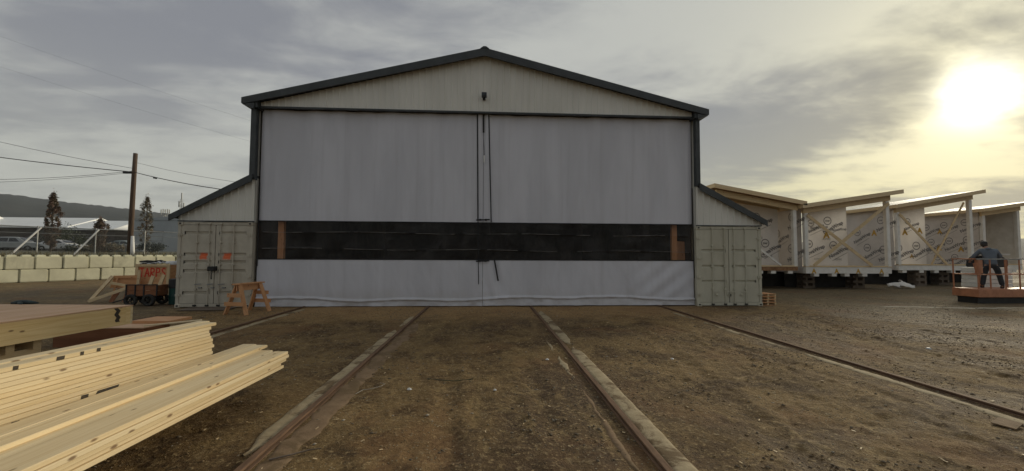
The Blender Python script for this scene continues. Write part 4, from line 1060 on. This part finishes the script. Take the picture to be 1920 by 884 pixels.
def logo_mesh(tilt):
    m = MB(); v, f = text_mesh('NovaWrap', .30, .012); v = turn(v, R(tilt)); m.add([(x+.25, y, z-.42) for x, y, z in v], f)
    ring(m, -.12, .05, .20, .245); v, f = text_mesh('nw', .22, .006); m.add([(x-.12, y, z-.01) for x, y, z in v], f)
    m.add([(x+.3, 0, z-.60) for x, y, z in turn([(-.55, 0, 0), (.5, 0, 0), (.5, 0, .022), (-.55, 0, .022)], R(tilt))], [(0, 1, 2, 3)])
    return m.mesh('wrap_print', 'print')
LOGO = [logo_mesh(24), logo_mesh(27)]
def amark_mesh():
    m = MB(); v, f = text_mesh('A', .52, .03); m.add(v, f); return m.mesh('wrap_mark', 'yellow_print')
AM = amark_mesh()
v, f = text_mesh('ASPIRE', .16, .0); WORD = MB().add(v, f).mesh('wrap_word', 'print')
v, f = text_mesh('NovaWrap', .15, .004); SMALL = MB().add(turn(v, R(6)), f).mesh('wrap_word', 'print')
def prints(wall, pts, plane, flip=False):
    """plane('front', y) or ('left', x): print positions in that plane as (along, z, kind, scale)"""
    kind, c_ = plane
    for i, (a, z, k, s) in enumerate(pts):
        me = {'logo': LOGO[i % 2], 'mark': AM, 'word': WORD, 'small': SMALL}[k]
        o = link({'logo': 'wrap_print', 'mark': 'wrap_mark', 'word': 'wrap_word', 'small': 'wrap_word'}[k], me, wall); o.scale = (s, 1, s)
        if kind == 'front': o.location = (a, c_-.004, z)
        else: o.location = (c_-.004, a, z); o.rotation_euler.z = R(-90)
def slab(x0, x1, zl, zr, xa, xb, th, y0, y1):
    g_ = (zr-zl)/(x1-x0); za = zl+(xa-x0)*g_; zb = zl+(xb-x0)*g_
    return MB().prism([(xa, za), (xb, zb), (xb, zb+th), (xa, za+th)], y0, y1)
def wrapped_wall(m_x0, m_x1, z0, zt0, zt1, y, th=.12, seed=0):
    """front-facing sheet with slack wrinkles, closed behind"""
    nx, nz = 40, 30; P = []; xs = np.linspace(m_x0, m_x1, nx)
    for i, x in enumerate(xs):
        zt = zt0+(zt1-zt0)*i/(nx-1); row = []
        for j in range(nz):
            z = z0+(zt-z0)*j/(nz-1); e = min(i, nx-1-i, j, nz-1-j) > 0
            row.append((x, y-(float(fbm(np.array(x*2.2+z*1.1+seed), np.array(z*1.6-x*.5), 3))-.3)*.05*e, z))
        P.append(row)
    return MB().grid(P)
def module(name, label, x0, x1, y0, dep, zd0, zd1, zl, zr, part_fr, seed, lw_prints, fp_prints, brace='x', over=(.35, .45), deckmarks=(), post_w=.20, deckwrap='wrap_white'):
    t = tag(empty(name, (x0, y0, 0)), label, 'module', 'unfinished house modules in a row'); W = x1-x0; xr = random.Random(seed)
    B = lambda mb, n, mt, par=t, **k: mb.build(n, mt, par, **k)
    dk = B(MB().box(0, W, 0, dep, zd0, zd1-.03), 'deck_frame', deckwrap); B(MB().box(-.02, W+.02, -.03, dep, zd1-.028, zd1), 'deck_board', 'frame_x')
    gz_ = lambda x: zl+(zr-zl)*x/W
    for px_, py_ in ((0, 0), (W-post_w, 0), (0, dep-post_w), (W-post_w, dep-post_w)):
        B(MB().box(px_, px_+post_w, py_, py_+post_w, zd1+.001, gz_(px_+post_w/2)-.30), 'post', 'wrap_white', bevel=.01)
    B(slab(0, W, zl-.30, zr-.30, -.06, W+.06, .30, -.02, .12), 'header_beam', 'frame_x')
    B(slab(0, W, zl-.30, zr-.30, -.06, W+.06, .30, dep-.12, dep), 'rear_beam', 'frame_x')
    B(slab(0, W, zl+.004, zr+.004, -over[0], W+over[1], .20, -.35, dep+.3), 'roof_panel', 'osb')
    B(slab(0, W, zl-.01, zr-.01, -over[0]-.02, W+over[1]+.02, .225, -.39, -.352), 'roof_fascia', 'frame_x')
    B(slab(0, W, zl+.206, zr+.206, -over[0], W+over[1], .008, -.35, dep+.3), 'roof_membrane', 'grey_wall')
    for e_, xx in ((0, -over[0]-.022), (1, W+over[1]+.001)):
        g_ = (zr-zl)/W; B(MB().box(xx, xx+.03, -.35, dep+.3, zl+g_*xx+.0, zl+g_*xx+.215), 'roof_fascia', 'frame_y')
    n_r = 7
    for k in range(n_r):
        yy = .18+(dep-.4)*k/(n_r-1); B(slab(0, W, zl-.17, zr-.17, .05, W-.05, .165, yy, yy+.04), 'rafter', 'frame_x')
    lw_ = B(MB().box(-.03, -.02, post_w+.01, dep-post_w-.01, zd0+.02, gz_(.03)-.02), 'left_wall', 'wrap_shaded')
    for k in range(5):
        yy = post_w+.15+(dep-.8)*k/4; B(MB().box(-.019, .07, yy, yy+.04, zd1+.05, gz_(.03)-.31), 'stud', 'frame_z')
    prints(lw_, lw_prints, ('left', -.03))
    if part_fr:
        pa, pb = post_w+.01, W*part_fr
        fp = B(wrapped_wall(pa, pb, zd1+.002, gz_(pa)-.02, gz_(pb)-.02, .42, .12, seed), 'partition', 'wrap', smooth=True); prints(fp, fp_prints, ('front', .375))
    B(MB().box(.0, W, .01, .15, zd1+.001, zd1+.045), 'sole_plate', 'frame_x')
    zb_ = zd1+.05
    if 'x' in brace: B(MB().bar((.12, -.055, gz_(.12)-.42), (W*.76, -.055, zb_), .035, .16, (0, 0, 1)), 'brace', 'frame_x')
    if 'x' in brace or 'r' in brace:
        B(MB().bar((.45, -.015, zb_), (W-.12, -.095 if brace == 'x' else -.03, gz_(W)-.45), .035, .17, (0, 0, 1)), 'brace', 'frame_x')
    if 'v' in brace:
        B(MB().bar((.12, -.055, gz_(.12)-.42), (W*.62, -.055, zb_), .035, .14, (0, 0, 1)), 'brace', 'frame_x'); B(MB().bar((W*.5, .30, zb_), (W-.2, .28, gz_(W)-.45), .035, .11, (0, 0, 1)), 'brace', 'frame_x')
    if 'd' in brace: B(MB().bar((W-2.9, -.05, 2.75), (W-1.0, -.05, zb_), .035, .10, (0, 0, 1)), 'brace', 'wrap_white')
    for a in deckmarks: o = link('wrap_mark', AM, dk); o.location = (a, -.004, zd0+.02); o.scale = (.62, 1, .62)
    for k in range(5):
        xx = .35+k*(W-.9)/4+xr.uniform(-.15, .15); B(MB().box(xx, xx+.28, .03, .3, zd0-.16, zd0-.001), 'packing_block', 'wrap_white')
    # timber cribs that carry the deck: each one a thing of its own
    return t
def crib(x, y, h, label, tone='frame'):
    st = tag(empty('timber_crib', (x, y, 0)), label, 'crib', 'timber cribs under the modules'); n = max(3, int(h/.14)); hh_ = h/n
    for lv in range(n):
        for s in (-.2, .2):
            z0 = lv*hh_-.01*(lv == 0)
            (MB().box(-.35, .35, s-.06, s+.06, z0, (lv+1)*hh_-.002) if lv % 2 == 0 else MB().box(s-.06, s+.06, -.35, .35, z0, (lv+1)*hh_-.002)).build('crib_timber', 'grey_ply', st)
# hidden left one, then the row receding to the right
module('house_module', 'house module with roof sloping down to the right, beside the workshop', 12.4, 16.85, 7.0, 3.6, 1.03, 1.27, 5.40, 4.62, 0, 1, [], [], 'd', (.35, .30), deckwrap='osb')
m1 = bpy.data.objects['house_module']
bw = wrapped_wall(.1, 4.25, 1.275, 5.1, 4.5, 1.2, .12, 4).build('partition', 'wrap', m1, smooth=True)
prints(bw, [(3.05, 4.0, 'logo', 1.0), (2.1, 3.95, 'logo', 1), (3.0, 2.95, 'mark', 1.0), (3.05, 2.80, 'word', 1), (2.35, 2.45, 'logo', 1.0), (3.55, 2.5, 'logo', 1.0), (3.5, 1.75, 'small', 1)], ('front', 1.155))
module('house_module', 'house module with a crossed timber brace and yellow marks along its deck', 17.3, 22.25, 7.0, 3.8, .88, 1.26, 4.47, 5.22, .565, 2,
       [(.8, 4.0, 'logo', 1), (.9, 2.2, 'logo', 1), (2.0, 3.1, 'logo', 1)],
       [(.75, 3.62, 'logo', .8), (1.75, 3.75, 'logo', .95), (1.15, 3.35, 'small', 1.5), (2.3, 3.25, 'small', 1.3), (1.55, 2.85, 'mark', .9), (1.55, 2.72, 'word', 1), (.62, 2.45, 'logo', .95), (2.05, 2.38, 'logo', .95), (1.0, 1.62, 'word', .9), (2.2, 1.6, 'word', .9)], 'x', deckmarks=(.45, 1.75, 3.0, 4.35))
module('house_module', 'house module with a vee of thin braces, behind the lift', 25.3, 30.35, 9.5, 4.3, .98, 1.31, 4.86, 5.72, .46, 3,
       [(.9, 4.1, 'logo', 1), (1.9, 2.35, 'logo', 1.05), (.8, 2.2, 'logo', 1.05), (2.6, 3.4, 'logo', 1.0), (1.5, 3.2, 'mark', .9)],
       [(1.2, 4.0, 'logo', .8), (.9, 3.2, 'mark', .9), (1.9, 3.3, 'mark', .9), (1.75, 2.45, 'logo', 1.05), (.55, 2.3, 'logo', 1.05), (1.3, 1.75, 'mark', .6)], 'v')
module('house_module', 'house module cut off by the right edge, standing behind the worker', 32.95, 35.65, 11.0, 4.2, .98, 1.33, 4.86, 5.25, 0, 4,
       [(3.4, 3.95, 'logo', .95), (2.2, 4.05, 'logo', .95), (.9, 4.15, 'logo', .95), (3.1, 2.85, 'logo', 1), (1.9, 2.9, 'logo', 1), (.8, 2.95, 'logo', 1), (2.6, 3.5, 'mark', .8), (1.3, 2.2, 'mark', .9), (2.7, 1.75, 'logo', 1), (2.7, 2.3, 'mark', .9), (1.6, 1.75, 'logo', .9)], [], '', (.35, .9))
m4 = bpy.data.objects['house_module.003']
MB().box(2.61, 2.68, .22, 3.98, 1.34, 5.1).build('right_wall', 'wrap_white', m4)
wrapped_wall(.15, 2.6, 1.335, 4.75, 5.1, 2.6, .12, 9).build('partition', 'wrap', m4, smooth=True)
for i, (x, y, h, lb) in enumerate(((14.3, 9.0, 1.03, 'timber crib in the dark under the module beside the workshop'), (18.3, 8.3, .88, 'timber crib under the left end of the cross braced module'), (21.3, 8.3, .88, 'timber crib under the right end of the cross braced module'),
        (26.9, 9.9, .98, 'tall timber crib at the front of the module behind the lift'), (29.6, 10.9, .98, 'timber crib in the shade behind the lift'), (34.6, 12.2, .98, 'timber crib under the module at the right edge'))): crib(x, y, h, lb)
MAT['shade_fill'] = plain('shade_fill', (.03, .027, .024), None, 2, .9)  # near-black sheets added to stand in for the deep shade under the modules
for i, (x0, x1, y, lb) in enumerate(((12.5, 18.9, 9.4, 'added dark sheet as shade below the module beside the workshop'), (17.4, 22.2, 8.75, 'added dark sheet as shade below the cross braced module'), (24.2, 30.3, 11.35, 'added dark sheet as shade below the module behind the lift'), (31.5, 35.6, 13.2, 'added dark sheet as shade below the rightmost module'))):
    tag(MB().box(x0, x1, y, y+.03, 0, .97).build('added_shade_sheet', 'shade_fill'), lb, 'sheet')
# white wrap trailing on the ground between the modules
P = [[(23.2+.09*i, 7.4+.05*j*3+.25*math.sin(i*.8), .05+.16*float(vnoise(np.array(i*.9), np.array(j*.8)))+.32*max(0, 1-abs(i-9)/9.)*(j/5)) for j in range(6)] for i in range(12)]
tw = MB().grid(P).build('trailing_wrap', 'wrap_white', smooth=True); tag(tw, 'loose white wrap trailing on the ground between the two middle modules', 'wrap'); tw.modifiers.new('s', 'SOLIDIFY').thickness = .01

# ---------------------------------------------------------------- pallets by the right container
for k in range(4):
    pt = tag(empty('pallet', (10.34, .62, .002+k*.107), R(random.uniform(-2, 2))), f"small pale pallet, {['lowest', 'second from the ground', 'third from the ground', 'topmost'][k]} of the stack beside the right container", 'pallet', 'pallets stacked by the container')
    for j in range(6): MB().box(-.30, .30, -.4+.144*j, -.4+.144*j+.085, .088, .104).build('deck_board', 'fir_x', pt)
    for j in (-.30, -.025, .25): MB().box(j, j+.05, -.395, .395, .016, .0875).build('stringer', 'frame_y', pt)
    for j in (-.4, -.04, .32): MB().box(-.30, .30, j, j+.085, 0, .0155).build('bottom_board', 'fir_x', pt)

# ---------------------------------------------------------------- lift platform
LYc = 1.03
lf = tag(empty('lift_platform', (19.05, LYc, 0)), 'low orange work platform with guard rails at the right edge', 'lift')
LW = 3.4
MB().box(0, LW, -.55, .40, .25, .56).build('platform', 'orange_paint', lf, bevel=.015)
MB().box(.02, LW-.02, -.53, .38, .561, .575).build('deck', 'orange_paint', lf)
MB().box(.12, LW-.1, -.40, .30, .0, .249).build('shade_base', 'black', lf)  # base made black and full-length to read as the shadow below the platform
for x in (.04, .56, 1.20, 1.80, 2.42, 3.34):
    MB().box(x-.017, x+.017, -.52, -.486, .576, 1.72).build('rail_post', 'orange_paint', lf)
for x in (.04, 1.2, 2.42, 3.34): MB().box(x-.017, x+.017, .33, .364, .576, 1.72).build('rail_post', 'orange_paint', lf)
for y in (-.53, .325):
    MB().box(.0, LW-.02, y-.002, y+.046, 1.721, 1.765).build('top_rail', 'zinc' if y < 0 else 'orange_paint', lf); MB().box(.0, LW-.02, y+.002, y+.042, 1.12, 1.155).build('mid_rail', 'orange_paint', lf)
for z in (1.721, 1.12): MB().box(.0, .044, -.482, .322, z, z+.04).build('end_rail', 'orange_paint', lf)
MB().box(.10, .26, -.50, -.36, 1.18, 1.70).build('gate_latch', 'orange_paint', lf); MB().box(2.46, 3.3, -.52, -.50, .60, 1.10).build('guard_panel', 'orange_paint', lf)
cs = tag(empty('covered_bundle', (22.15, 2.6, 0)), 'black covered bundle on a pile of white boards at the right edge', 'bundle')
for k in range(8): MB().box(-.75+.02*(k % 3), .75, -.35, .4, .001+k*.17, .001+k*.17+.155).build('white_board', 'wrap_white', cs)
MB().prism([(-.62, 1.37), (.7, 1.37), (.7, 1.70), (.5, 1.86), (-.30, 1.88), (-.55, 1.72)], -.30, .35).build('black_cover', 'black', cs, bevel=.06)
MB().box(-.70, .72, -.33, .38, 1.93, 1.96).box(-.5, -.45, -.1, -.05, 1.86, 1.931).box(.4, .45, -.1, -.05, 1.86, 1.931).build('top_board', 'white', cs)

# ---------------------------------------------------------------- worker on the platform
def skin(name, verts, edges, radii, mat, parent=None, sub=2, root=0):
    me = bpy.data.meshes.new(name); me.from_pydata([tuple(v) for v in verts], edges, [])
    ob = bpy.data.objects.new(name, me); col.objects.link(ob)
    sk = ob.modifiers.new('skin', 'SKIN'); sk.use_smooth_shade = True
    for i, r_ in enumerate(radii):
        d_ = me.skin_vertices[0].data[i]; d_.radius = r_ if isinstance(r_, tuple) else (r_, r_); d_.use_root = (i == root)
    sb = ob.modifiers.new('sub', 'SUBSURF'); sb.levels = sub; sb.render_levels = sub
    bpy.context.view_layer.update()
    m2 = bpy.data.meshes.new_from_object(ob.evaluated_get(bpy.context.evaluated_depsgraph_get())); m2.name = name
    bpy.data.objects.remove(ob); bpy.data.meshes.remove(me)
    m2.polygons.foreach_set('use_smooth', [True]*len(m2.polygons)); m2.materials.clear(); m2.materials.append(MAT[mat])
    return link(name, m2, parent)
MAT['hoodie'] = plain('hoodie', (.13, .155, .19), (.10, .122, .15), 5, .9, 0, .6, 30, .01)
MAT['trousers'] = plain('trousers', (.030, .034, .042), (.022, .025, .032), 5, .9, 0, .6, 30, .01)
MAT['skin_tone'] = plain('skin_tone', (.36, .21, .15), (.31, .175, .12), 6, .6)
MAT['hair'] = plain('hair', (.035, .028, .022), None, 20, .8); MAT['cap'] = plain('cap', (.03, .03, .033), None, 9, .85); MAT['boot'] = plain('boot', (.035, .028, .022), None, 9, .7)
pe = tag(empty('person', (20.22, .95, .576), R(-40)), 'worker in blue grey hoodie, dark trousers and cap leaning over the platform rail', 'person')
# joints in the worker's own frame: x right, y forward (away from the camera), z up
hipL, hipR, kneeL, kneeR, ankL, ankR = (-.12, 0, .90), (.12, 0, .90), (-.20, .05, .49), (.22, .04, .49), (-.26, .0, .09), (.27, -.02, .09)
pel, wst, chs, nck, hd = (0, 0, .94), (-.01, .04, 1.14), (-.04, .11, 1.44), (-.07, .18, 1.61), (-.10, .25, 1.72)
shL, elL, wrL = (-.25, .14, 1.50), (-.44, .20, 1.25), (-.46, .44, 1.12)
shR, elR, wrR = (.17, .14, 1.50), (.32, .24, 1.25), (.16, .46, 1.15)
V = [pel, wst, chs, nck, hd, hipL, kneeL, ankL, hipR, kneeR, ankR, shL, elL, wrL, shR, elR, wrR, (-.27, .14, .04), (.28, .12, .04)]
E_ = [(0, 1), (1, 2), (2, 3), (3, 4), (0, 5), (5, 6), (6, 7), (0, 8), (8, 9), (9, 10), (2, 11), (11, 12), (12, 13), (2, 14), (14, 15), (15, 16), (7, 17), (10, 18)]
rad = [(.14, .10), (.13, .095), (.16, .11), .055, .075, .085, .06, .04, .085, .06, .04, .065, .045, .032, .065, .045, .032, .035, .035]
# five fingers on each hand
for wi, (wr, s) in ((13, (wrL, 1)), (16, (wrR, -1))):
    w0 = Vector(wr); pdir = (Vector(wr)-Vector(V[wi-1])).normalized(); side = pdir.cross(Vector((0, 0, 1))).normalized()*s
    ip = len(V); V.append(tuple(w0+pdir*.07)); rad.append((.038, .02)); E_.append((wi, ip))
    for k in range(4):
        b0 = w0+pdir*.105+side*(.03-.02*k); l_ = (.075, .085, .08, .062)[k]
        i0 = len(V); V += [tuple(b0), tuple(b0+pdir*l_*.5+Vector((0, 0, -.018))), tuple(b0+pdir*l_*.62+Vector((0, 0, -.055)))]; rad += [.0095, .009, .008]
        E_ += [(ip, i0), (i0, i0+1), (i0+1, i0+2)]
    t0 = w0+pdir*.04+side*.035; i0 = len(V); V += [tuple(t0+side*.02+pdir*.02), tuple(t0+side*.028+pdir*.06+Vector((0, 0, -.02)))]; rad += [.0105, .009]; E_ += [(ip, i0), (i0, i0+1)]
skin('body', V, E_, rad, 'skin_tone', pe, 1)
skin('hoodie', [(0, 0, .90), (0, .005, .98), wst, chs, (-.06, .15, 1.56), shL, elL, tuple(Vector(elL).lerp(Vector(wrL), .93)), shR, elR, tuple(Vector(elR).lerp(Vector(wrR), .93))],
     [(0, 1), (1, 2), (2, 3), (3, 4), (3, 5), (5, 6), (6, 7), (3, 8), (8, 9), (9, 10)], [(.20, .155), (.195, .15), (.185, .14), (.205, .15), (.10, .09), .098, .072, .05, .098, .072, .05], 'hoodie', pe, 2)
skin('hood', [(-.15, .06, 1.55), (-.05, .06, 1.58), (.05, .06, 1.55)], [(0, 1), (1, 2)], [(.05, .06), (.07, .075), (.05, .06)], 'hoodie', pe, 2)
skin('trousers', [(0, 0, .97), (0, 0, .88), hipL, kneeL, (-.26, .0, .10), hipR, kneeR, (.27, -.02, .10)], [(0, 1), (1, 2), (2, 3), (3, 4), (1, 5), (5, 6), (6, 7)], [(.165, .125), (.165, .13), .115, .088, .078, .115, .088, .078], 'trousers', pe, 2)
for s, a in ((-1, ankL), (1, ankR)):
    skin('boot', [(a[0], a[1]-.03, .05), (a[0], a[1]+.07, .045), (a[0], a[1]+.20, .035), (a[0], a[1]-.01, .16)], [(0, 1), (1, 2), (0, 3)], [(.055, .05), (.05, .042), (.045, .032), (.055, .06)], 'boot', pe, 2)
def blob(name, c, r, mat, squash=(1, 1, 1), seed=0, parent=pe, rot=(0, 0, 0)):
    bm = bmesh.new(); bmesh.ops.create_uvsphere(bm, u_segments=20, v_segments=14, radius=r)
    me = bpy.data.meshes.new(name); bm.to_mesh(me); bm.free(); me.materials.append(MAT[mat]); me.polygons.foreach_set('use_smooth', [True]*len(me.polygons))
    o = link(name, me, parent); o.location = c; o.scale = squash; o.rotation_euler = rot; return o
hc = Vector((-.105, .28, 1.745))
blob('head', hc, .105, 'skin_tone', (.86, 1.05, 1.18), rot=(R(-38), 0, R(10)))
blob('hair', hc+Vector((.0, -.028, -.005)), .106, 'hair', (.88, .95, 1.05), rot=(R(-38), 0, R(10)))
for s in (-1, 1): blob('ear', hc+Vector((s*.092, .0, -.02)), .028, 'skin_tone', (.4, .8, 1.1))
blob('nose', hc+Vector((-.02, .118, -.06)), .02, 'skin_tone', (.7, 1, 1.2))
for s in (-1, 1): blob('eye', hc+Vector((s*.035-.015, .105, -.02)), .012, 'white')
blob('mouth', hc+Vector((-.015, .10, -.105)), .02, 'red_spray', (1.3, .4, .3))
blob('cap', hc+Vector((0, .0, .045)), .112, 'cap', (.92, 1.08, .82), rot=(R(-38), 0, R(10)))
MB().add([(-.075, .06, .0), (.075, .06, 0), (.055, .20, -.012), (-.055, .20, -.012), (-.075, .06, .012), (.075, .06, .012), (.055, .20, 0), (-.055, .20, 0)], [(0, 1, 2, 3), (4, 5, 6, 7), (0, 1, 5, 4), (1, 2, 6, 5), (2, 3, 7, 6), (3, 0, 4, 7)]).build('cap_brim', 'cap', pe).location = hc+Vector((-.01, .02, .03))
cl_ = tag(empty('caulking_gun', (19.88, 1.28, 1.58)), 'orange tool held low in the left hand of the leaning worker', 'tool')
MB().tube([(0, 0, 0), (.05, .0, -.16), (.12, .0, -.42)], [.03, .035, .022], 8).build('barrel', 'orange_paint', cl_); MB().box(-.03, .03, -.02, .02, -.02, .07).build('grip', 'black', cl_)

# ---------------------------------------------------------------- ground litter
def scatter(n, seed, xr, yr, smin, smax, name, mat, label, flat=.6, patchy=True, power=1.0):
    """n small faceted stones lying on the ground, denser in patches"""
    r_ = np.random.default_rng(seed)
    ov = np.array([(1, 0, 0), (-1, 0, 0), (0, 1, 0), (0, -1, 0), (0, 0, 1), (0, 0, -1)], float); of = np.array([(0, 2, 4), (2, 1, 4), (1, 3, 4), (3, 0, 4), (2, 0, 5), (1, 2, 5), (3, 1, 5), (0, 3, 5)])
    N = n*4; x = r_.uniform(*xr, N); y = yr[0]+(yr[1]-yr[0])*r_.random(N)**power
    if patchy:
        keep = r_.random(N) < .10+.90*sstep(fbm(x*.8, y*.8, 3), .40, .56); x, y = x[keep], y[keep]
    x, y = x[:n], y[:n]; n = len(x)
    s = smin+(smax-smin)*r_.random(n)**3
    v = ov[None]*r_.uniform(.55, 1.25, (n, 6, 1))*s[:, None, None]*np.stack([r_.uniform(.7, 1.6, n), r_.uniform(.7, 1.3, n), np.full(n, flat)], -1)[:, None, :]
    a = r_.uniform(0, 6.28, n); ca, sa = np.cos(a)[:, None], np.sin(a)[:, None]
    P = np.stack([v[..., 0]*ca-v[..., 1]*sa+x[:, None], v[..., 0]*sa+v[..., 1]*ca+y[:, None], v[..., 2]+(ground_z(x, y)+s*flat*.25)[:, None]], -1)
    F = (of[None]+np.arange(n)[:, None, None]*6).reshape(-1, 3)
    me = bpy.data.meshes.new(name); me.vertices.add(n*6); me.vertices.foreach_set('co', P.ravel()); me.loops.add(F.size); me.loops.foreach_set('vertex_index', F.ravel())
    me.polygons.add(len(F)); me.polygons.foreach_set('loop_start', np.arange(0, F.size, 3)); me.polygons.foreach_set('loop_total', np.full(len(F), 3)); me.update(); me.validate()
    me.materials.append(MAT[mat]); return tag(link(name, me), label, None, kind='stuff')
MAT['stone'] = plain('stone', (.20, .165, .115), (.10, .075, .048), 1.8, .9); MAT['clod'] = plain('clod', (.18, .125, .065), (.27, .19, .10), 1.5, .95)
MAT['pale_stone'] = plain('pale_stone', (.36, .33, .27), (.24, .20, .15), 2, .85)
scatter(26000, 1, (-8, 13), (-12.8, -.3), .003, .018, 'dirt_clods', 'clod', 'small dark clods of earth scattered across the yard', .6, True, 1.6)
scatter(22000, 2, (-9, 18), (-12.8, 5), .004, .026, 'gravel', 'stone', 'loose brown gravel scattered across the yard', .6, True, 1.3)
scatter(2200, 3, (-12, 22), (-12.8, 5), .004, .024, 'pale_gravel', 'pale_stone', 'pale stone chips scattered across the yard', .45, False)
# wood chips and splinters
r_ = random.Random(9); m = MB()
for i in range(520):
    x = r_.uniform(-8, 12); y = -12.5+13*r_.random()**1.1; z = float(ground_z(x, y))+.008; a = r_.uniform(0, 6.28); l_ = r_.uniform(.012, .05)
    m.bar((x, y, z), (x+math.cos(a)*l_, y+math.sin(a)*l_, z+r_.uniform(-.004, .012)), r_.uniform(.005, .016), .004)
tag(m.build('wood_chips', 'frame_x'), 'pale wood chips and splinters strewn over the dirt', None, kind='stuff')
def litter(pts, r, mat, name, label, cat): return tag(MB().tube([(x, y, float(ground_z(x, y))+z) for x, y, z in pts], r, 6).build(name, mat), label, cat)
litter([(-1.72, -8.9, .02), (-1.66, -8.78, .03), (-1.55, -8.72, .025), (-1.46, -8.62, .03), (-1.44, -8.5, .02), (-1.52, -8.45, .02)], .005, 'pale_stone', 'cord_scrap', 'short curl of white cord beside the left middle rail', 'cord')
litter([(-.88, -8.3, .012), (-.5, -8.28, .016), (-.22, -8.26, .012)], .006, 'leaf_green', 'green_strip', 'thin green strip lying in the middle of the yard', 'strip')
litter([(-1.93, -10.62, .02), (-1.78, -10.56, .03), (-1.66, -10.46, .025), (-1.55, -10.43, .02)], [.008, .008, .007, .004], 'grey_ply', 'broken_stick', 'broken stick lying on the red strip in the foreground', 'stick')
litter([(-2.75, -11.0, .015), (-2.55, -10.97, .02)], .008, 'frame_x', 'small_twig', 'small twig lying just left of the left middle rail', 'twig')
q = MB().box(-.13, .13, -.09, .09, 0, .012).build('cardboard_scrap', 'strip_red'); q.location = (5.65, -10.22, .012); q.rotation_euler = (R(2), R(-2), R(25)); tag(q, 'flat brown scrap lying beside the pale strip of the furthest right rail', 'scrap')
for i, (x, y, s, lb) in enumerate(((-1.06, -8.72, .034, 'white lump of plaster left of the yard centre'), (.10, -8.85, .026, 'white lump near the green strip'), (3.25, -7.3, .03, 'white pebble sized scrap right of the pale concrete strip'), (8.7, -6.74, .05, 'white scrap of wrap lying far right beyond the last rail'), (1.05, -7.2, .035, 'white scrap beside the right middle rail'))):
    m = MB(); rr = random.Random(i); m.v = [(rr.uniform(.7, 1.2)*s*math.cos(k*1.05), rr.uniform(.7, 1.2)*s*math.sin(k*1.05), 0) for k in range(6)]+[(rr.uniform(.3, .6)*s*math.cos(k*1.05), rr.uniform(.3, .6)*s*math.sin(k*1.05), s*.5) for k in range(6)]
    m.f = [(k, (k+1) % 6, 6+(k+1) % 6, 6+k) for k in range(6)]+[tuple(range(6, 12)), tuple(range(5, -1, -1))]
    q = m.build('white_scrap', 'white'); q.location = (x, y, float(ground_z(x, y))+.004); tag(q, lb, 'scrap')
# pale sandy streak on the far right
ys = np.linspace(0, 1, 60); rows = []
for t_ in ys:
    x = 14.2+5.6*t_; yc = -.28-.62*t_+.15*math.sin(t_*9); wdt = .16*math.sin(math.pi*t_)**.5*(.4+1.2*float(vnoise(np.array(t_*14), np.array(3.0))))
    rows.append([(x, yc-wdt, float(ground_z(x, yc-wdt))+.001), (x, yc, float(ground_z(x, yc))+.014), (x, yc+wdt, float(ground_z(x, yc+wdt))+.001)])
MAT['sand'] = plain('sand', (.34, .31, .24), (.24, .21, .155), 3, .9)
structure(MB().grid(rows).build('sand_streak', 'sand', smooth=True))

# ---------------------------------------------------------------- air
MAT['air'] = None
m, T = newmat('haze_air')
pv = T.node('ShaderNodeVolumePrincipled', {'Color': (.80, .86, .95, 1), 'Density': .00013, 'Anisotropy': .2})
T.node('ShaderNodeOutputMaterial', {'Volume': pv.outputs[0]}); MAT['air'] = m
hz_ = MB().box(-3600, 3600, -3600, 3600, -2, 240).build('haze', 'air'); hz_['kind'] = 'stuff'; hz_['label'] = 'thin pale haze in the air before the far hills'
